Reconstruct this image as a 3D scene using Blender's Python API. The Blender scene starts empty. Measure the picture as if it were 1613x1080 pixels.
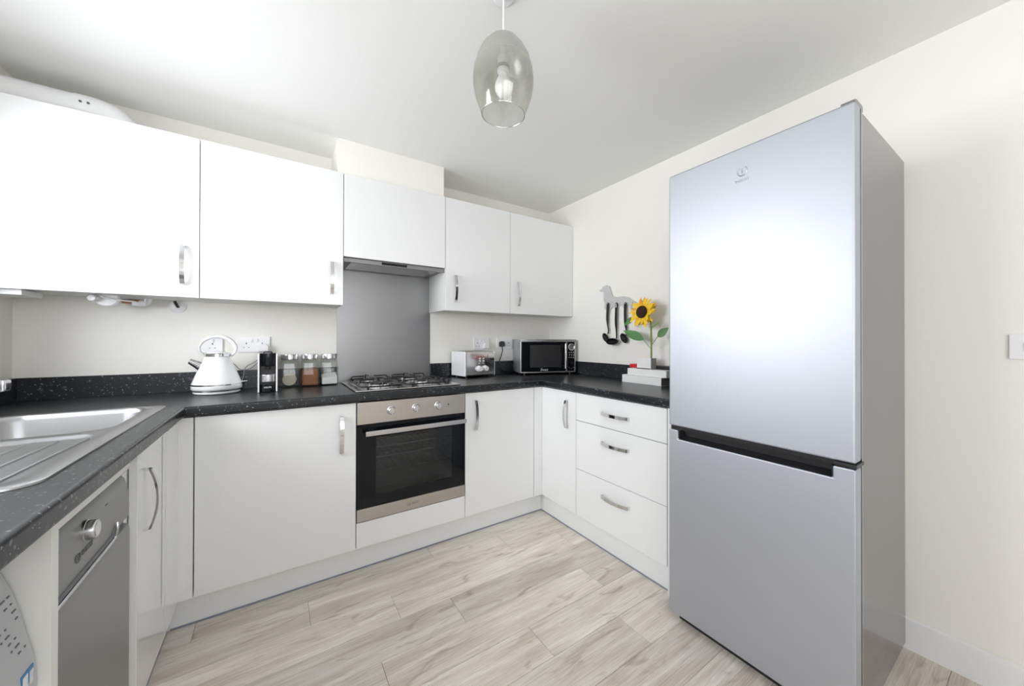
import bpy, bmesh, math, random
from mathutils import Vector, Matrix
R = math.radians
PI = math.pi
random.seed(7)
SC = bpy.context.scene
COL = SC.collection

# ------------------------------------------------------------------ camera
def make_camera():
    cd = bpy.data.cameras.new('camera'); cam = bpy.data.objects.new('camera', cd); COL.objects.link(cam)
    yaw, pit, rol = R(34.5604), R(0.2410), R(0.0820)
    F = Vector((math.sin(yaw)*math.cos(pit), math.cos(yaw)*math.cos(pit), math.sin(pit)))
    Rt = Vector((math.cos(yaw), -math.sin(yaw), 0)); U = Rt.cross(F)
    R2 = Rt*math.cos(rol)+U*math.sin(rol); U2 = -Rt*math.sin(rol)+U*math.cos(rol)
    m = Matrix((R2, U2, -F)).transposed().to_4x4(); m.translation = Vector((-0.33574, -2.01928, 1.19166))
    cam.matrix_world = m
    cd.sensor_width = 36; cd.sensor_fit = 'HORIZONTAL'; cd.lens = 574.2717/1613*36
    cd.shift_x = (806.5-830.9876)/1613; cd.shift_y = (533.4126-540)/1613
    cd.clip_start = 0.02
    SC.camera = cam
make_camera()

# ------------------------------------------------------------------ world, lights, exposure
w = bpy.data.worlds.new('sky'); SC.world = w; w.use_nodes = True
bg = w.node_tree.nodes['Background']; bg.inputs[0].default_value = (0.90, 0.94, 1.0, 1); bg.inputs[1].default_value = 3.0
def area(name, loc, rot, sx, sy, power, col=(1, 1, 1), spread=PI):
    l = bpy.data.lights.new(name, 'AREA'); l.shape = 'RECTANGLE'; l.size = sx; l.size_y = sy; l.energy = power; l.color = col; l.spread = spread
    o = bpy.data.objects.new(name, l); COL.objects.link(o); o.location = loc; o.rotation_euler = rot; return o
# daylight by the window over the sink; the other two lamps are added fill
area('window_daylight', (-1.52, -0.46, 1.68), (0, R(-78), 0), 1.0, 1.10, 72, (.94, 0.965, 1.0))
area('added_window_fill', (-0.28, -3.56, 1.58), (R(116), 0, 0), 1.8, 1.3, 28, (.98, 0.985, 1.0))  # fill from behind the camera, through an assumed window out of view
area('added_door_fill', (-1.52, -2.72, 1.08), (0, R(-100), 0), 1.9, 1.0, 14.5, (.98, 0.985, 1.0))  # brightens the right wall; an added source, no door is known there
SC.view_settings.view_transform = 'Standard'; SC.view_settings.look = 'None'
SC.view_settings.gamma = 1; SC.view_settings.use_curve_mapping = False
SC.view_settings.exposure = -0.40
SC.cycles.use_denoising = True
SC.cycles.max_bounces = 12; SC.cycles.diffuse_bounces = 8; SC.cycles.glossy_bounces = 6; SC.cycles.transmission_bounces = 10; SC.cycles.transparent_max_bounces = 16
SC.cycles.sample_clamp_indirect = 6; SC.cycles.caustics_reflective = False; SC.cycles.caustics_refractive = False

# ------------------------------------------------------------------ materials
def srgb(r, g, b):
    f = lambda c: (c/255/12.92) if c/255 <= .04045 else ((c/255+.055)/1.055)**2.4
    return (f(r), f(g), f(b), 1)
def mat(name, col, rough=.5, metal=0, coat=0, coat_r=.03, spec=.5, trans=0, ior=1.45, bump=None, var=None):
    m = bpy.data.materials.new(name); m.use_nodes = True; nt = m.node_tree; p = nt.nodes['Principled BSDF']
    p.inputs['Base Color'].default_value = col; p.inputs['Roughness'].default_value = rough; p.inputs['Metallic'].default_value = metal
    p.inputs['Coat Weight'].default_value = coat; p.inputs['Coat Roughness'].default_value = coat_r
    p.inputs['Specular IOR Level'].default_value = spec; p.inputs['Transmission Weight'].default_value = trans; p.inputs['IOR'].default_value = ior
    tc = nt.nodes.new('ShaderNodeTexCoord'); n = nt.nodes.new('ShaderNodeTexNoise'); n.inputs['Detail'].default_value = 4
    mp = nt.nodes.new('ShaderNodeMapping'); nt.links.new(tc.outputs['Object'], mp.inputs[0]); nt.links.new(mp.outputs[0], n.inputs['Vector'])
    sc, amt, dist = bump or (60, .03, .0005)
    if isinstance(sc, tuple): mp.inputs['Scale'].default_value = sc; n.inputs['Scale'].default_value = 1
    else: n.inputs['Scale'].default_value = sc
    b = nt.nodes.new('ShaderNodeBump'); b.inputs['Strength'].default_value = amt; b.inputs['Distance'].default_value = dist
    nt.links.new(n.outputs['Fac'], b.inputs['Height']); nt.links.new(b.outputs[0], p.inputs['Normal'])
    if var:
        mx = nt.nodes.new('ShaderNodeMix'); mx.data_type = 'RGBA'; mx.inputs['A'].default_value = col
        mx.inputs['B'].default_value = tuple(c*var for c in col[:3])+(1,)
        nt.links.new(n.outputs['Fac'], mx.inputs['Factor']); nt.links.new(mx.outputs['Result'], p.inputs['Base Color'])
    return m
M = {}
M['wall'] = mat('cream_paint', (.88, .862, .82, 1), .85, spec=.15, bump=(220, .08, .001))
M['ceil'] = mat('ceiling_paint', (.87, .87, .855, 1), .9, spec=.1, bump=(220, .06, .001))
M['door'] = mat('white_gloss_laminate', (.82, .825, .83, 1), .22, coat=1.0, coat_r=.02, bump=(6, .012, .002))
M['carcass'] = mat('white_melamine', (.82, .82, .80, 1), .45, bump=(90, .03, .0005))
M['plinth'] = mat('plinth_white', (.80, .81, .81, 1), .35, bump=(50, .02, .0005))
M['skirt'] = mat('skirting_white', (.84, .845, .85, 1), .4)
M['seal'] = mat('grey_seal', (.25, .27, .33, 1), .5)
M['white'] = mat('white_plastic', (.86, .86, .87, 1), .3, coat=.2)
M['enamel'] = mat('white_enamel', (.86, .87, .88, 1), .12, coat=.6)
M['black'] = mat('black_plastic', (.018, .018, .02, 1), .35)
M['blackgloss'] = mat('black_glass', (.004, .005, .007, 1), .06, coat=0, spec=.35)
M['iron'] = mat('black_enamel_iron', (.012, .012, .014, 1), .3, bump=(300, .2, .0006))
M['chrome'] = mat('chrome', (.72, .72, .73, 1), .10, 1)
M['satin'] = mat('satin_chrome', (.62, .62, .63, 1), .26, 1)
M['steel'] = mat('brushed_steel', (.56, .53, .49, 1), .33, 1, bump=((2, 2, 900), .10, .0006), var=.86)
M['hobsteel'] = mat('hob_steel', (.55, .54, .53, 1), .24, 1, bump=((900, 2, 2), .10, .0006))
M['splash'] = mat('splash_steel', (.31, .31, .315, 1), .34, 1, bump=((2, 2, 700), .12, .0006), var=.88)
M['sink'] = mat('sink_steel', (.44, .445, .45, 1), .28, 1, bump=((900, 8, 8), .08, .0005), var=.9)
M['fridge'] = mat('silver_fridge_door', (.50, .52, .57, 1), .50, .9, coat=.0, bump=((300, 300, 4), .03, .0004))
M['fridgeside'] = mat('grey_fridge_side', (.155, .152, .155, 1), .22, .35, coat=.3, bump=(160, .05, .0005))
M['appl'] = mat('silver_appliance', (.27, .27, .265, 1), .34, .45, bump=(300, .04, .0004))
M['appl_light'] = mat('washer_fascia', (.50, .51, .53, 1), .4, .1)
M['mwside'] = mat('pale_silver_casing', (.50, .52, .56, 1), .3, .6, bump=(200, .03, .0004))
M['grey'] = mat('grey_print', (.16, .16, .17, 1), .5)
M['lightprint'] = mat('silver_print', (.75, .75, .76, 1), .3, .5)
M['embos'] = mat('fridge_badge', (.62, .64, .68, 1), .25, .9)
M['gold'] = mat('copper_pipe', (.55, .30, .18, 1), .3, 1)
M['red'] = mat('red_cover', (.62, .02, .03, 1), .4)
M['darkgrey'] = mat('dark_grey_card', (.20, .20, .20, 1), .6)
M['bookw'] = mat('white_board', (.86, .855, .85, 1), .5)
M['vase'] = mat('white_ceramic', (.86, .85, .84, 1), .3)
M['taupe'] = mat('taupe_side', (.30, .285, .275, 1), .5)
M['blue'] = mat('blue_print', (.05, .22, .45, 1), .4)
M['bulb'] = mat('opal_bulb', (.90, .90, .90, 1), .25, coat=.3)
M['cord'] = mat('white_cord', (.80, .80, .80, 1), .4)
M['greycord'] = mat('grey_cord', (.35, .35, .36, 1), .4)
M['teabag'] = mat('tea_paper', (.72, .66, .52, 1), .9, bump=(180, .4, .002), var=.75)
M['brown'] = mat('brown_sugar', (.42, .15, .05, 1), .9, bump=(260, .8, .003), var=.6)
M['sugar'] = mat('white_sugar', (.88, .88, .87, 1), .8, bump=(300, .6, .002))
M['petal'] = mat('yellow_petal', (.95, .62, .02, 1), .55, bump=((20, 200, 20), .2, .001), var=.8)
M['petal2'] = mat('orange_petal', (.90, .40, .01, 1), .55, bump=((20, 200, 20), .2, .001), var=.8)
M['nylon'] = mat('black_nylon', (.010, .010, .011, 1), .5, spec=.3)
M['disc'] = mat('seed_disc', (.055, .02, .010, 1), .9, bump=(250, 1, .004), var=.4)
M['stem'] = mat('green_stem', (.22, .32, .09, 1), .5, bump=(90, .2, .001), var=.8)
M['leaf'] = mat('green_leaf', (.11, .27, .09, 1), .5, bump=(60, .3, .001), var=.75)

def nodes_of(name):
    m = bpy.data.materials.new(name); m.use_nodes = True; nt = m.node_tree; nt.nodes.clear()
    return m, nt, nt.nodes.new('ShaderNodeOutputMaterial')
def glass_mat(name, col=(1, 1, 1, 1), rough=0, ior=1.45, thin=None, gl=(1, 1, 1, 1)):
    m, nt, out = nodes_of(name)
    if thin is None:
        g = nt.nodes.new('ShaderNodeBsdfGlass'); g.inputs[0].default_value = col; g.inputs[1].default_value = rough; g.inputs[2].default_value = ior
        nt.links.new(g.outputs[0], out.inputs[0]); return m
    t = nt.nodes.new('ShaderNodeBsdfTransparent'); t.inputs[0].default_value = col
    g = nt.nodes.new('ShaderNodeBsdfGlossy'); g.inputs[0].default_value = gl; g.inputs[1].default_value = rough
    mx = nt.nodes.new('ShaderNodeMixShader'); lw = nt.nodes.new('ShaderNodeLayerWeight'); pw = nt.nodes.new('ShaderNodeMath'); pw.operation = 'POWER'; pw.inputs[1].default_value = 4; nt.links.new(lw.outputs['Facing'], pw.inputs[0])
    fr = nt.nodes.new('ShaderNodeMath'); fr.operation = 'MULTIPLY_ADD'; fr.inputs[1].default_value = .6; fr.inputs[2].default_value = .035; nt.links.new(pw.outputs[0], fr.inputs[0])
    ad = nt.nodes.new('ShaderNodeMath'); ad.operation = 'ADD'; ad.inputs[1].default_value = thin; ad.use_clamp = True
    nt.links.new(fr.outputs[0], ad.inputs[0]); nt.links.new(ad.outputs[0], mx.inputs[0])
    nt.links.new(t.outputs[0], mx.inputs[1]); nt.links.new(g.outputs[0], mx.inputs[2]); nt.links.new(mx.outputs[0], out.inputs[0])
    return m
M['jar'] = glass_mat('jar_glass', (.975, .985, .98, 1), 0, 1.45, .0)
M['pane'] = glass_mat('window_pane', (.98, .98, .98, 1), 0, 1.45, .0)
M['ovenpane'] = glass_mat('oven_glass', (.62, .65, .68, 1), .03, 1.5, .0)
M['mwpane'] = glass_mat('microwave_glass', (.20, .21, .22, 1), .03, 1.5, .03)
M['cavity'] = mat('oven_cavity', (.30, .31, .32, 1), .35, .5)

def shade_mat():
    m, nt, out = nodes_of('smoked_glass')
    tc = nt.nodes.new('ShaderNodeTexCoord'); sp = nt.nodes.new('ShaderNodeSeparateXYZ'); nt.links.new(tc.outputs['Object'], sp.inputs[0])
    mr = nt.nodes.new('ShaderNodeMapRange'); mr.inputs['From Min'].default_value = .055; mr.inputs['From Max'].default_value = .155
    mr.inputs['To Min'].default_value = 0; mr.inputs['To Max'].default_value = 1; nt.links.new(sp.outputs['Z'], mr.inputs[0])
    t = nt.nodes.new('ShaderNodeBsdfTransparent'); mxc = nt.nodes.new('ShaderNodeMix'); mxc.data_type = 'RGBA'
    mxc.inputs['A'].default_value = (.96, .96, .95, 1); mxc.inputs['B'].default_value = (.93, .935, .92, 1)
    nt.links.new(mr.outputs[0], mxc.inputs['Factor']); nt.links.new(mxc.outputs['Result'], t.inputs[0])
    g = nt.nodes.new('ShaderNodeBsdfGlossy'); g.inputs[0].default_value = (.78, .77, .72, 1); g.inputs[1].default_value = .06
    lw = nt.nodes.new('ShaderNodeLayerWeight'); pw = nt.nodes.new('ShaderNodeMath'); pw.operation = 'POWER'; pw.inputs[1].default_value = 4; nt.links.new(lw.outputs['Facing'], pw.inputs[0])
    fr = nt.nodes.new('ShaderNodeMath'); fr.operation = 'MULTIPLY_ADD'; fr.inputs[1].default_value = .5; fr.inputs[2].default_value = .03; nt.links.new(pw.outputs[0], fr.inputs[0])
    ml = nt.nodes.new('ShaderNodeMapRange'); ml.inputs['From Min'].default_value = .02; ml.inputs['From Max'].default_value = .10
    ml.inputs['To Min'].default_value = .02; ml.inputs['To Max'].default_value = .13; nt.links.new(sp.outputs['Z'], ml.inputs[0])
    ad = nt.nodes.new('ShaderNodeMath'); ad.operation = 'ADD'; ad.use_clamp = True; nt.links.new(fr.outputs[0], ad.inputs[0]); nt.links.new(ml.outputs[0], ad.inputs[1])
    mx = nt.nodes.new('ShaderNodeMixShader'); nt.links.new(ad.outputs[0], mx.inputs[0]); nt.links.new(t.outputs[0], mx.inputs[1]); nt.links.new(g.outputs[0], mx.inputs[2])
    sm = nt.nodes.new('ShaderNodeMapRange'); sm.inputs['From Min'].default_value = .095; sm.inputs['From Max'].default_value = .165; sm.inputs['To Max'].default_value = .34
    nt.links.new(sp.outputs['Z'], sm.inputs[0]); df = nt.nodes.new('ShaderNodeBsdfPrincipled'); df.inputs['Base Color'].default_value = (.60, .61, .58, 1); df.inputs['Roughness'].default_value = .3; df.inputs['Metallic'].default_value = .3
    m2 = nt.nodes.new('ShaderNodeMixShader'); nt.links.new(sm.outputs[0], m2.inputs[0]); nt.links.new(mx.outputs[0], m2.inputs[1]); nt.links.new(df.outputs[0], m2.inputs[2])
    nt.links.new(m2.outputs[0], out.inputs[0]); return m
M['shade'] = shade_mat()

def worktop_mat():
    m, nt, out = nodes_of('black_speckled_worktop')
    p = nt.nodes.new('ShaderNodeBsdfPrincipled'); nt.links.new(p.outputs[0], out.inputs[0])
    tc = nt.nodes.new('ShaderNodeTexCoord')
    def flecks(scale, lo, hi, col, prev, seed):
        mp = nt.nodes.new('ShaderNodeMapping'); mp.inputs['Location'].default_value = (seed, seed*2, seed*3); nt.links.new(tc.outputs['Object'], mp.inputs[0])
        nz = nt.nodes.new('ShaderNodeTexNoise'); nz.inputs['Scale'].default_value = scale*.7; nt.links.new(mp.outputs[0], nz.inputs['Vector'])
        ad = nt.nodes.new('ShaderNodeVectorMath'); ad.operation = 'MULTIPLY_ADD'; ad.inputs[1].default_value = (.02, .02, .02)
        nt.links.new(nz.outputs['Color'], ad.inputs[0]); nt.links.new(mp.outputs[0], ad.inputs[2])
        v = nt.nodes.new('ShaderNodeTexVoronoi'); v.inputs['Scale'].default_value = scale; nt.links.new(ad.outputs[0], v.inputs['Vector'])
        r = nt.nodes.new('ShaderNodeValToRGB'); r.color_ramp.elements[0].position = lo; r.color_ramp.elements[0].color = (1, 1, 1, 1)
        r.color_ramp.elements[1].position = hi; r.color_ramp.elements[1].color = (0, 0, 0, 1); nt.links.new(v.outputs['Distance'], r.inputs[0])
        sx = nt.nodes.new('ShaderNodeSeparateColor'); nt.links.new(v.outputs['Color'], sx.inputs[0])
        gt = nt.nodes.new('ShaderNodeMath'); gt.operation = 'GREATER_THAN'; gt.inputs[1].default_value = .62; nt.links.new(sx.outputs[0], gt.inputs[0])
        mu = nt.nodes.new('ShaderNodeMath'); mu.operation = 'MULTIPLY'; nt.links.new(r.outputs[0], mu.inputs[0]); nt.links.new(gt.outputs[0], mu.inputs[1])
        mx = nt.nodes.new('ShaderNodeMix'); mx.data_type = 'RGBA'; nt.links.new(mu.outputs[0], mx.inputs['Factor'])
        if prev is None: mx.inputs['A'].default_value = (.006, .008, .011, 1)
        else: nt.links.new(prev, mx.inputs['A'])
        mx.inputs['B'].default_value = col; return mx.outputs['Result']
    a = flecks(28, .10, .26, (.06, .068, .08, 1), None, 1.3)
    a = flecks(55, .12, .24, (.17, .18, .19, 1), a, 4.1)
    a = flecks(110, .14, .24, (.30, .32, .33, 1), a, 7.7)
    nt.links.new(a, p.inputs['Base Color'])
    p.inputs['Roughness'].default_value = .29; p.inputs['Coat Weight'].default_value = .0
    n = nt.nodes.new('ShaderNodeTexNoise'); n.inputs['Scale'].default_value = 420; nt.links.new(tc.outputs['Object'], n.inputs['Vector'])
    b = nt.nodes.new('ShaderNodeBump'); b.inputs['Strength'].default_value = .25; b.inputs['Distance'].default_value = .0008
    nt.links.new(n.outputs[0], b.inputs['Height']); nt.links.new(b.outputs[0], p.inputs['Normal'])
    return m
M['worktop'] = worktop_mat()

def plank_mat():
    m, nt, out = nodes_of('greyed_oak_plank')
    p = nt.nodes.new('ShaderNodeBsdfPrincipled'); nt.links.new(p.outputs[0], out.inputs[0])
    tc = nt.nodes.new('ShaderNodeTexCoord'); oi = nt.nodes.new('ShaderNodeObjectInfo')
    sh = nt.nodes.new('ShaderNodeVectorMath'); sh.operation = 'SCALE'; sh.inputs[0].default_value = (37, 53, 11); nt.links.new(oi.outputs['Random'], sh.inputs['Scale'])
    ad = nt.nodes.new('ShaderNodeVectorMath'); ad.operation = 'ADD'; nt.links.new(tc.outputs['Object'], ad.inputs[0]); nt.links.new(sh.outputs[0], ad.inputs[1])
    def noise(scl, sc, det, rough=.55, dist=0):
        mp = nt.nodes.new('ShaderNodeMapping'); mp.inputs['Scale'].default_value = scl; nt.links.new(ad.outputs[0], mp.inputs[0])
        n = nt.nodes.new('ShaderNodeTexNoise'); n.inputs['Scale'].default_value = sc; n.inputs['Detail'].default_value = det
        n.inputs['Roughness'].default_value = rough; n.inputs['Distortion'].default_value = dist; nt.links.new(mp.outputs[0], n.inputs['Vector']); return n.outputs['Fac']
    big = noise((1.3, 9, 1), 1.6, 3, .5, .6); fine = noise((3.0, 95, 1), 2.2, 8, .7, .3); knot = noise((4, 16, 1), 1.3, 2, .5, 1.2)
    r1 = nt.nodes.new('ShaderNodeValToRGB'); e = r1.color_ramp.elements
    e[0].position = .30; e[0].color = (.62, .56, .485, 1); e[1].position = .66; e[1].color = (.86, .81, .735, 1); nt.links.new(big, r1.inputs[0])
    r2 = nt.nodes.new('ShaderNodeValToRGB'); e = r2.color_ramp.elements
    e[0].position = .34; e[0].color = (.66, .64, .61, 1); e[1].position = .58; e[1].color = (1, 1, 1, 1); nt.links.new(fine, r2.inputs[0])
    r3 = nt.nodes.new('ShaderNodeValToRGB'); e = r3.color_ramp.elements
    e[0].position = .25; e[0].color = (.62, .58, .54, 1); e[1].position = .40; e[1].color = (1, 1, 1, 1); nt.links.new(knot, r3.inputs[0])
    m1 = nt.nodes.new('ShaderNodeMix'); m1.data_type = 'RGBA'; m1.blend_type = 'MULTIPLY'; m1.inputs['Factor'].default_value = .8; nt.links.new(r1.outputs[0], m1.inputs['A']); nt.links.new(r2.outputs[0], m1.inputs['B'])
    m2 = nt.nodes.new('ShaderNodeMix'); m2.data_type = 'RGBA'; m2.blend_type = 'MULTIPLY'; m2.inputs['Factor'].default_value = .8; nt.links.new(m1.outputs['Result'], m2.inputs['A']); nt.links.new(r3.outputs[0], m2.inputs['B'])
    hs = nt.nodes.new('ShaderNodeHueSaturation'); nt.links.new(m2.outputs['Result'], hs.inputs['Color'])
    mr = nt.nodes.new('ShaderNodeMapRange'); mr.inputs['To Min'].default_value = .92; mr.inputs['To Max'].default_value = 1.10; nt.links.new(oi.outputs['Random'], mr.inputs[0]); nt.links.new(mr.outputs[0], hs.inputs['Value'])
    nt.links.new(hs.outputs[0], p.inputs['Base Color']); p.inputs['Roughness'].default_value = .42; p.inputs['Specular IOR Level'].default_value = .4
    b = nt.nodes.new('ShaderNodeBump'); b.inputs['Strength'].default_value = .15; b.inputs['Distance'].default_value = .001; nt.links.new(fine, b.inputs['Height']); nt.links.new(b.outputs[0], p.inputs['Normal'])
    return m
M['plank'] = plank_mat()
M['underlay'] = mat('floor_joint', (.20, .18, .15, 1), .8)

# ------------------------------------------------------------------ mesh helpers
def thing(name, label, cat, loc=(0, 0, 0), rz=0, group=None):
    o = bpy.data.objects.new(name, None); COL.objects.link(o); o.location = loc; o.rotation_euler = (0, 0, rz); o.empty_display_size = .05
    tag(o, label, cat, group); return o
def tag(o, label, cat, group=None, kind=None):
    o['label'] = label
    if cat: o['category'] = cat
    if group: o['group'] = group
    if kind: o['kind'] = kind
    return o
def obj(name, bm, m, parent=None, label=None, local=False, ang=35, smooth=True):
    """bm in world space unless local=True (then in the thing's own space)"""
    me = bpy.data.meshes.new(name)
    if parent is not None and not local:
        r = parent
        while r.parent: r = r.parent
        mw = Matrix.Translation(r.location) @ r.rotation_euler.to_matrix().to_4x4()
        bm.transform(mw.inverted())
    bmesh.ops.recalc_face_normals(bm, faces=bm.faces)
    bm.to_mesh(me); bm.free()
    me.materials.append(M[m] if isinstance(m, str) else m)
    if smooth:
        me.shade_smooth(); me.set_sharp_from_angle(angle=R(ang))
    o = bpy.data.objects.new(name, me); COL.objects.link(o)
    if smooth and ang < 50 and len(me.polygons) < 400:
        wm = o.modifiers.new('weighted', 'WEIGHTED_NORMAL'); wm.keep_sharp = True
    if parent is not None: o.parent = parent
    if label: o['label'] = label
    return o
def NB(): return bmesh.new()
def box(bm, x0, x1, y0, y1, z0, z1, bev=0, seg=2):
    r = bmesh.ops.create_cube(bm, size=1)
    for v in r['verts']:
        v.co = Vector(((x0+x1)/2+v.co.x*(x1-x0), (y0+y1)/2+v.co.y*(y1-y0), (z0+z1)/2+v.co.z*(z1-z0)))
    if bev:
        es = list({e for v in r['verts'] for e in v.link_edges})
        bmesh.ops.bevel(bm, geom=es, offset=bev, segments=seg, profile=.5, affect='EDGES', clamp_overlap=True)
    return bm
def B(*a, **k): return box(NB(), *a, **k)
def lathe(bm, prof, seg=32, c=(0, 0, 0), axis='z', close=True):
    """prof = [(r, h)...]; revolves about axis through c"""
    rings = []
    ax = {'z': lambda r, h, a: (c[0]+r*math.cos(a), c[1]+r*math.sin(a), c[2]+h),
          'x': lambda r, h, a: (c[0]+h, c[1]+r*math.cos(a), c[2]+r*math.sin(a)),
          'y': lambda r, h, a: (c[0]+r*math.cos(a), c[1]+h, c[2]+r*math.sin(a))}[axis]
    for r, h in prof:
        if r < 1e-6: rings.append([bm.verts.new(ax(0, h, 0))])
        else: rings.append([bm.verts.new(ax(r, h, 2*PI*i/seg)) for i in range(seg)])
    for a, b in zip(rings, rings[1:]):
        for i in range(seg):
            j = (i+1) % seg
            if len(a) == 1 and len(b) == 1: continue
            if len(a) == 1: bm.faces.new((a[0], b[i], b[j]))
            elif len(b) == 1: bm.faces.new((a[i], b[0], a[j]))
            else: bm.faces.new((a[i], b[i], b[j], a[j]))
    return bm
def tube(bm, pts, r, seg=10, cap=True, closed=False):
    pts = [Vector(p) for p in pts]; n = len(pts); rings = []
    rad = r if isinstance(r, (list, tuple)) else [r]*n
    def tan(i):
        if closed: return (pts[(i+1) % n]-pts[i-1]).normalized()
        if i == 0: return (pts[1]-pts[0]).normalized()
        if i == n-1: return (pts[-1]-pts[-2]).normalized()
        return ((pts[i+1]-pts[i]).normalized()+(pts[i]-pts[i-1]).normalized()).normalized()
    t = tan(0); u = t.orthogonal().normalized()
    for i in range(n):
        t2 = tan(i); q = t.rotation_difference(t2); u = (q @ u).normalized(); t = t2; v = t.cross(u)
        rings.append([bm.verts.new(pts[i]+(u*math.cos(2*PI*k/seg)+v*math.sin(2*PI*k/seg))*rad[i]) for k in range(seg)])
    prs = list(zip(rings, rings[1:]))+([(rings[-1], rings[0])] if closed else [])
    for a, b in prs:
        for k in range(seg): bm.faces.new((a[k], b[k], b[(k+1) % seg], a[(k+1) % seg]))
    if cap and not closed: bm.faces.new(rings[0][::-1]); bm.faces.new(rings[-1])
    return bm
def bez(pts, n=8):
    """Catmull-Rom through points"""
    P = [Vector(p) for p in pts]; P = [P[0]*2-P[1]]+P+[P[-1]*2-P[-2]]; out = []
    for i in range(1, len(P)-2):
        for k in range(n):
            t = k/n; a, b, c, d = P[i-1:i+3]
            out.append(.5*((2*b)+(c-a)*t+(2*a-5*b+4*c-d)*t*t+(3*b-a-3*c+d)*t**3))
    out.append(P[-2]); return out
def prism(bm, outline, fn, a, b, bev=0):
    """outline list of 2-D points, fn(u,v,t) -> 3-D, extruded t=a..b"""
    A = [bm.verts.new(fn(u, v, a)) for u, v in outline]; Bv = [bm.verts.new(fn(u, v, b)) for u, v in outline]; n = len(outline)
    f = [bm.faces.new(A), bm.faces.new(Bv[::-1])]
    for i in range(n): f.append(bm.faces.new((A[i], Bv[i], Bv[(i+1) % n], A[(i+1) % n])))
    if bev:
        bmesh.ops.recalc_face_normals(bm, faces=f)
        bmesh.ops.bevel(bm, geom=list({e for q in f for e in q.edges}), offset=bev, segments=2, profile=.5, affect='EDGES', clamp_overlap=True)
    return bm
XZ = lambda u, v, t: (u, t, v)
YZ = lambda u, v, t: (t, u, v)
XY = lambda u, v, t: (u, v, t)
def strap(bm, path, wid, th, fn):
    """ribbon: path in (s,h) plane, thickness th, width wid; fn(s,h,w) -> 3-D"""
    P = [Vector(p) for p in path]; n = len(P); L = []; O = []
    for i in range(n):
        d = (P[min(i+1, n-1)]-P[max(i-1, 0)]).normalized(); nn = Vector((-d.y, d.x))
        L.append(P[i]-nn*th/2); O.append(P[i]+nn*th/2)
    return prism2(bm, L, O, wid, fn)
def prism2(bm, L, O, wid, fn):
    rr = []
    for a, b in zip(L, O):
        rr.append([bm.verts.new(fn(a.x, a.y, -wid/2)), bm.verts.new(fn(b.x, b.y, -wid/2)), bm.verts.new(fn(b.x, b.y, wid/2)), bm.verts.new(fn(a.x, a.y, wid/2))])
    for p, q in zip(rr, rr[1:]):
        for k in range(4): bm.faces.new((p[k], q[k], q[(k+1) % 4], p[(k+1) % 4]))
    bm.faces.new(rr[0][::-1]); bm.faces.new(rr[-1]); return bm
def text(name, s, size, m, parent, mtx, depth=.0004, local=False, shear=0):
    c = bpy.data.curves.new(name, 'FONT'); c.body = s; c.size = size; c.extrude = depth; c.align_x = 'CENTER'; c.align_y = 'CENTER'; c.shear = shear; c.resolution_u = 3
    t = bpy.data.objects.new(name, c); COL.objects.link(t)
    dg = bpy.context.evaluated_depsgraph_get(); dg.update()
    me = bpy.data.meshes.new_from_object(t.evaluated_get(dg)); bm = NB(); bm.from_mesh(me); bm.transform(mtx)
    bpy.data.objects.remove(t); bpy.data.curves.remove(c); bpy.data.meshes.remove(me)
    return obj(name, bm, m, parent, local=local, smooth=False)
def frame(o, xa, ya):
    """matrix placing text plane: xa text direction, ya up"""
    xa, ya = Vector(xa).normalized(), Vector(ya).normalized(); za = xa.cross(ya)
    m = Matrix((xa, ya, za)).transposed().to_4x4(); m.translation = Vector(o); return m

# bow handle: c centre on door face, al along vector, out outward vector
def bow(parent, c, al, out, L=.176, name='handle', wid=.017, label=None):
    c, al, out = Vector(c), Vector(al), Vector(out); wv = al.cross(out)
    path = [(-L/2, -.0005), (-L/2+.001, .010)]
    for i in range(13):
        t = -1+2*i/12; path.append((t*(L/2-.002), .014+.016*(1-t*t)))
    path += [(L/2-.001, .010), (L/2, -.0005)]
    bm = strap(NB(), path, wid, .0055, lambda s, h, w: c+al*s+out*h+wv*w)
    return obj(name, bm, 'chrome', parent, label=label)

# ------------------------------------------------------------------ room
XL, XR, YB, YF, ZC = -1.290, 1.695, .580, -3.40, 2.336
def struct(name, bm, m, parent=None, **k):
    o = obj(name, bm, m, parent, **k)
    if parent is None: o['kind'] = 'structure'
    return o
T = .12
struct('wall_back', B(XL-T, XR+T, YB, YB+T, -.05, ZC+.1), 'wall')
struct('wall_right', B(XR, XR+T, YF, YB, -.05, ZC+.1), 'wall')
struct('ceiling', B(XL-T, XR+T, YF-T, YB+T, ZC, ZC+.1), 'ceil')
WY0, WY1, WZ0, WZ1 = -1.02, .10, 1.13, 2.10
GY0, GY1, GZ1 = -3.24, -2.20, 2.06
bm = NB()
box(bm, XL-T, XL, YF, GY0, -.05, ZC); box(bm, XL-T, XL, GY1, WY0, -.05, ZC); box(bm, XL-T, XL, GY0, GY1, GZ1, ZC); box(bm, XL-T, XL, GY0, GY1, -.05, .0); box(bm, XL-T, XL, WY1, YB, -.05, ZC)
box(bm, XL-T, XL, WY0, WY1, -.05, WZ0); box(bm, XL-T, XL, WY0, WY1, WZ1, ZC)
struct('wall_left', bm, 'wall')
FX0, FX1, FZ0, FZ1 = -1.18, .62, .95, 2.22
bm = NB()
box(bm, XL-T, FX0, YF-T, YF, -.05, ZC); box(bm, FX1, XR+T, YF-T, YF, -.05, ZC)
box(bm, FX0, FX1, YF-T, YF, -.05, FZ0); box(bm, FX0, FX1, YF-T, YF, FZ1, ZC)
struct('wall_front', bm, 'wall')
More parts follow.
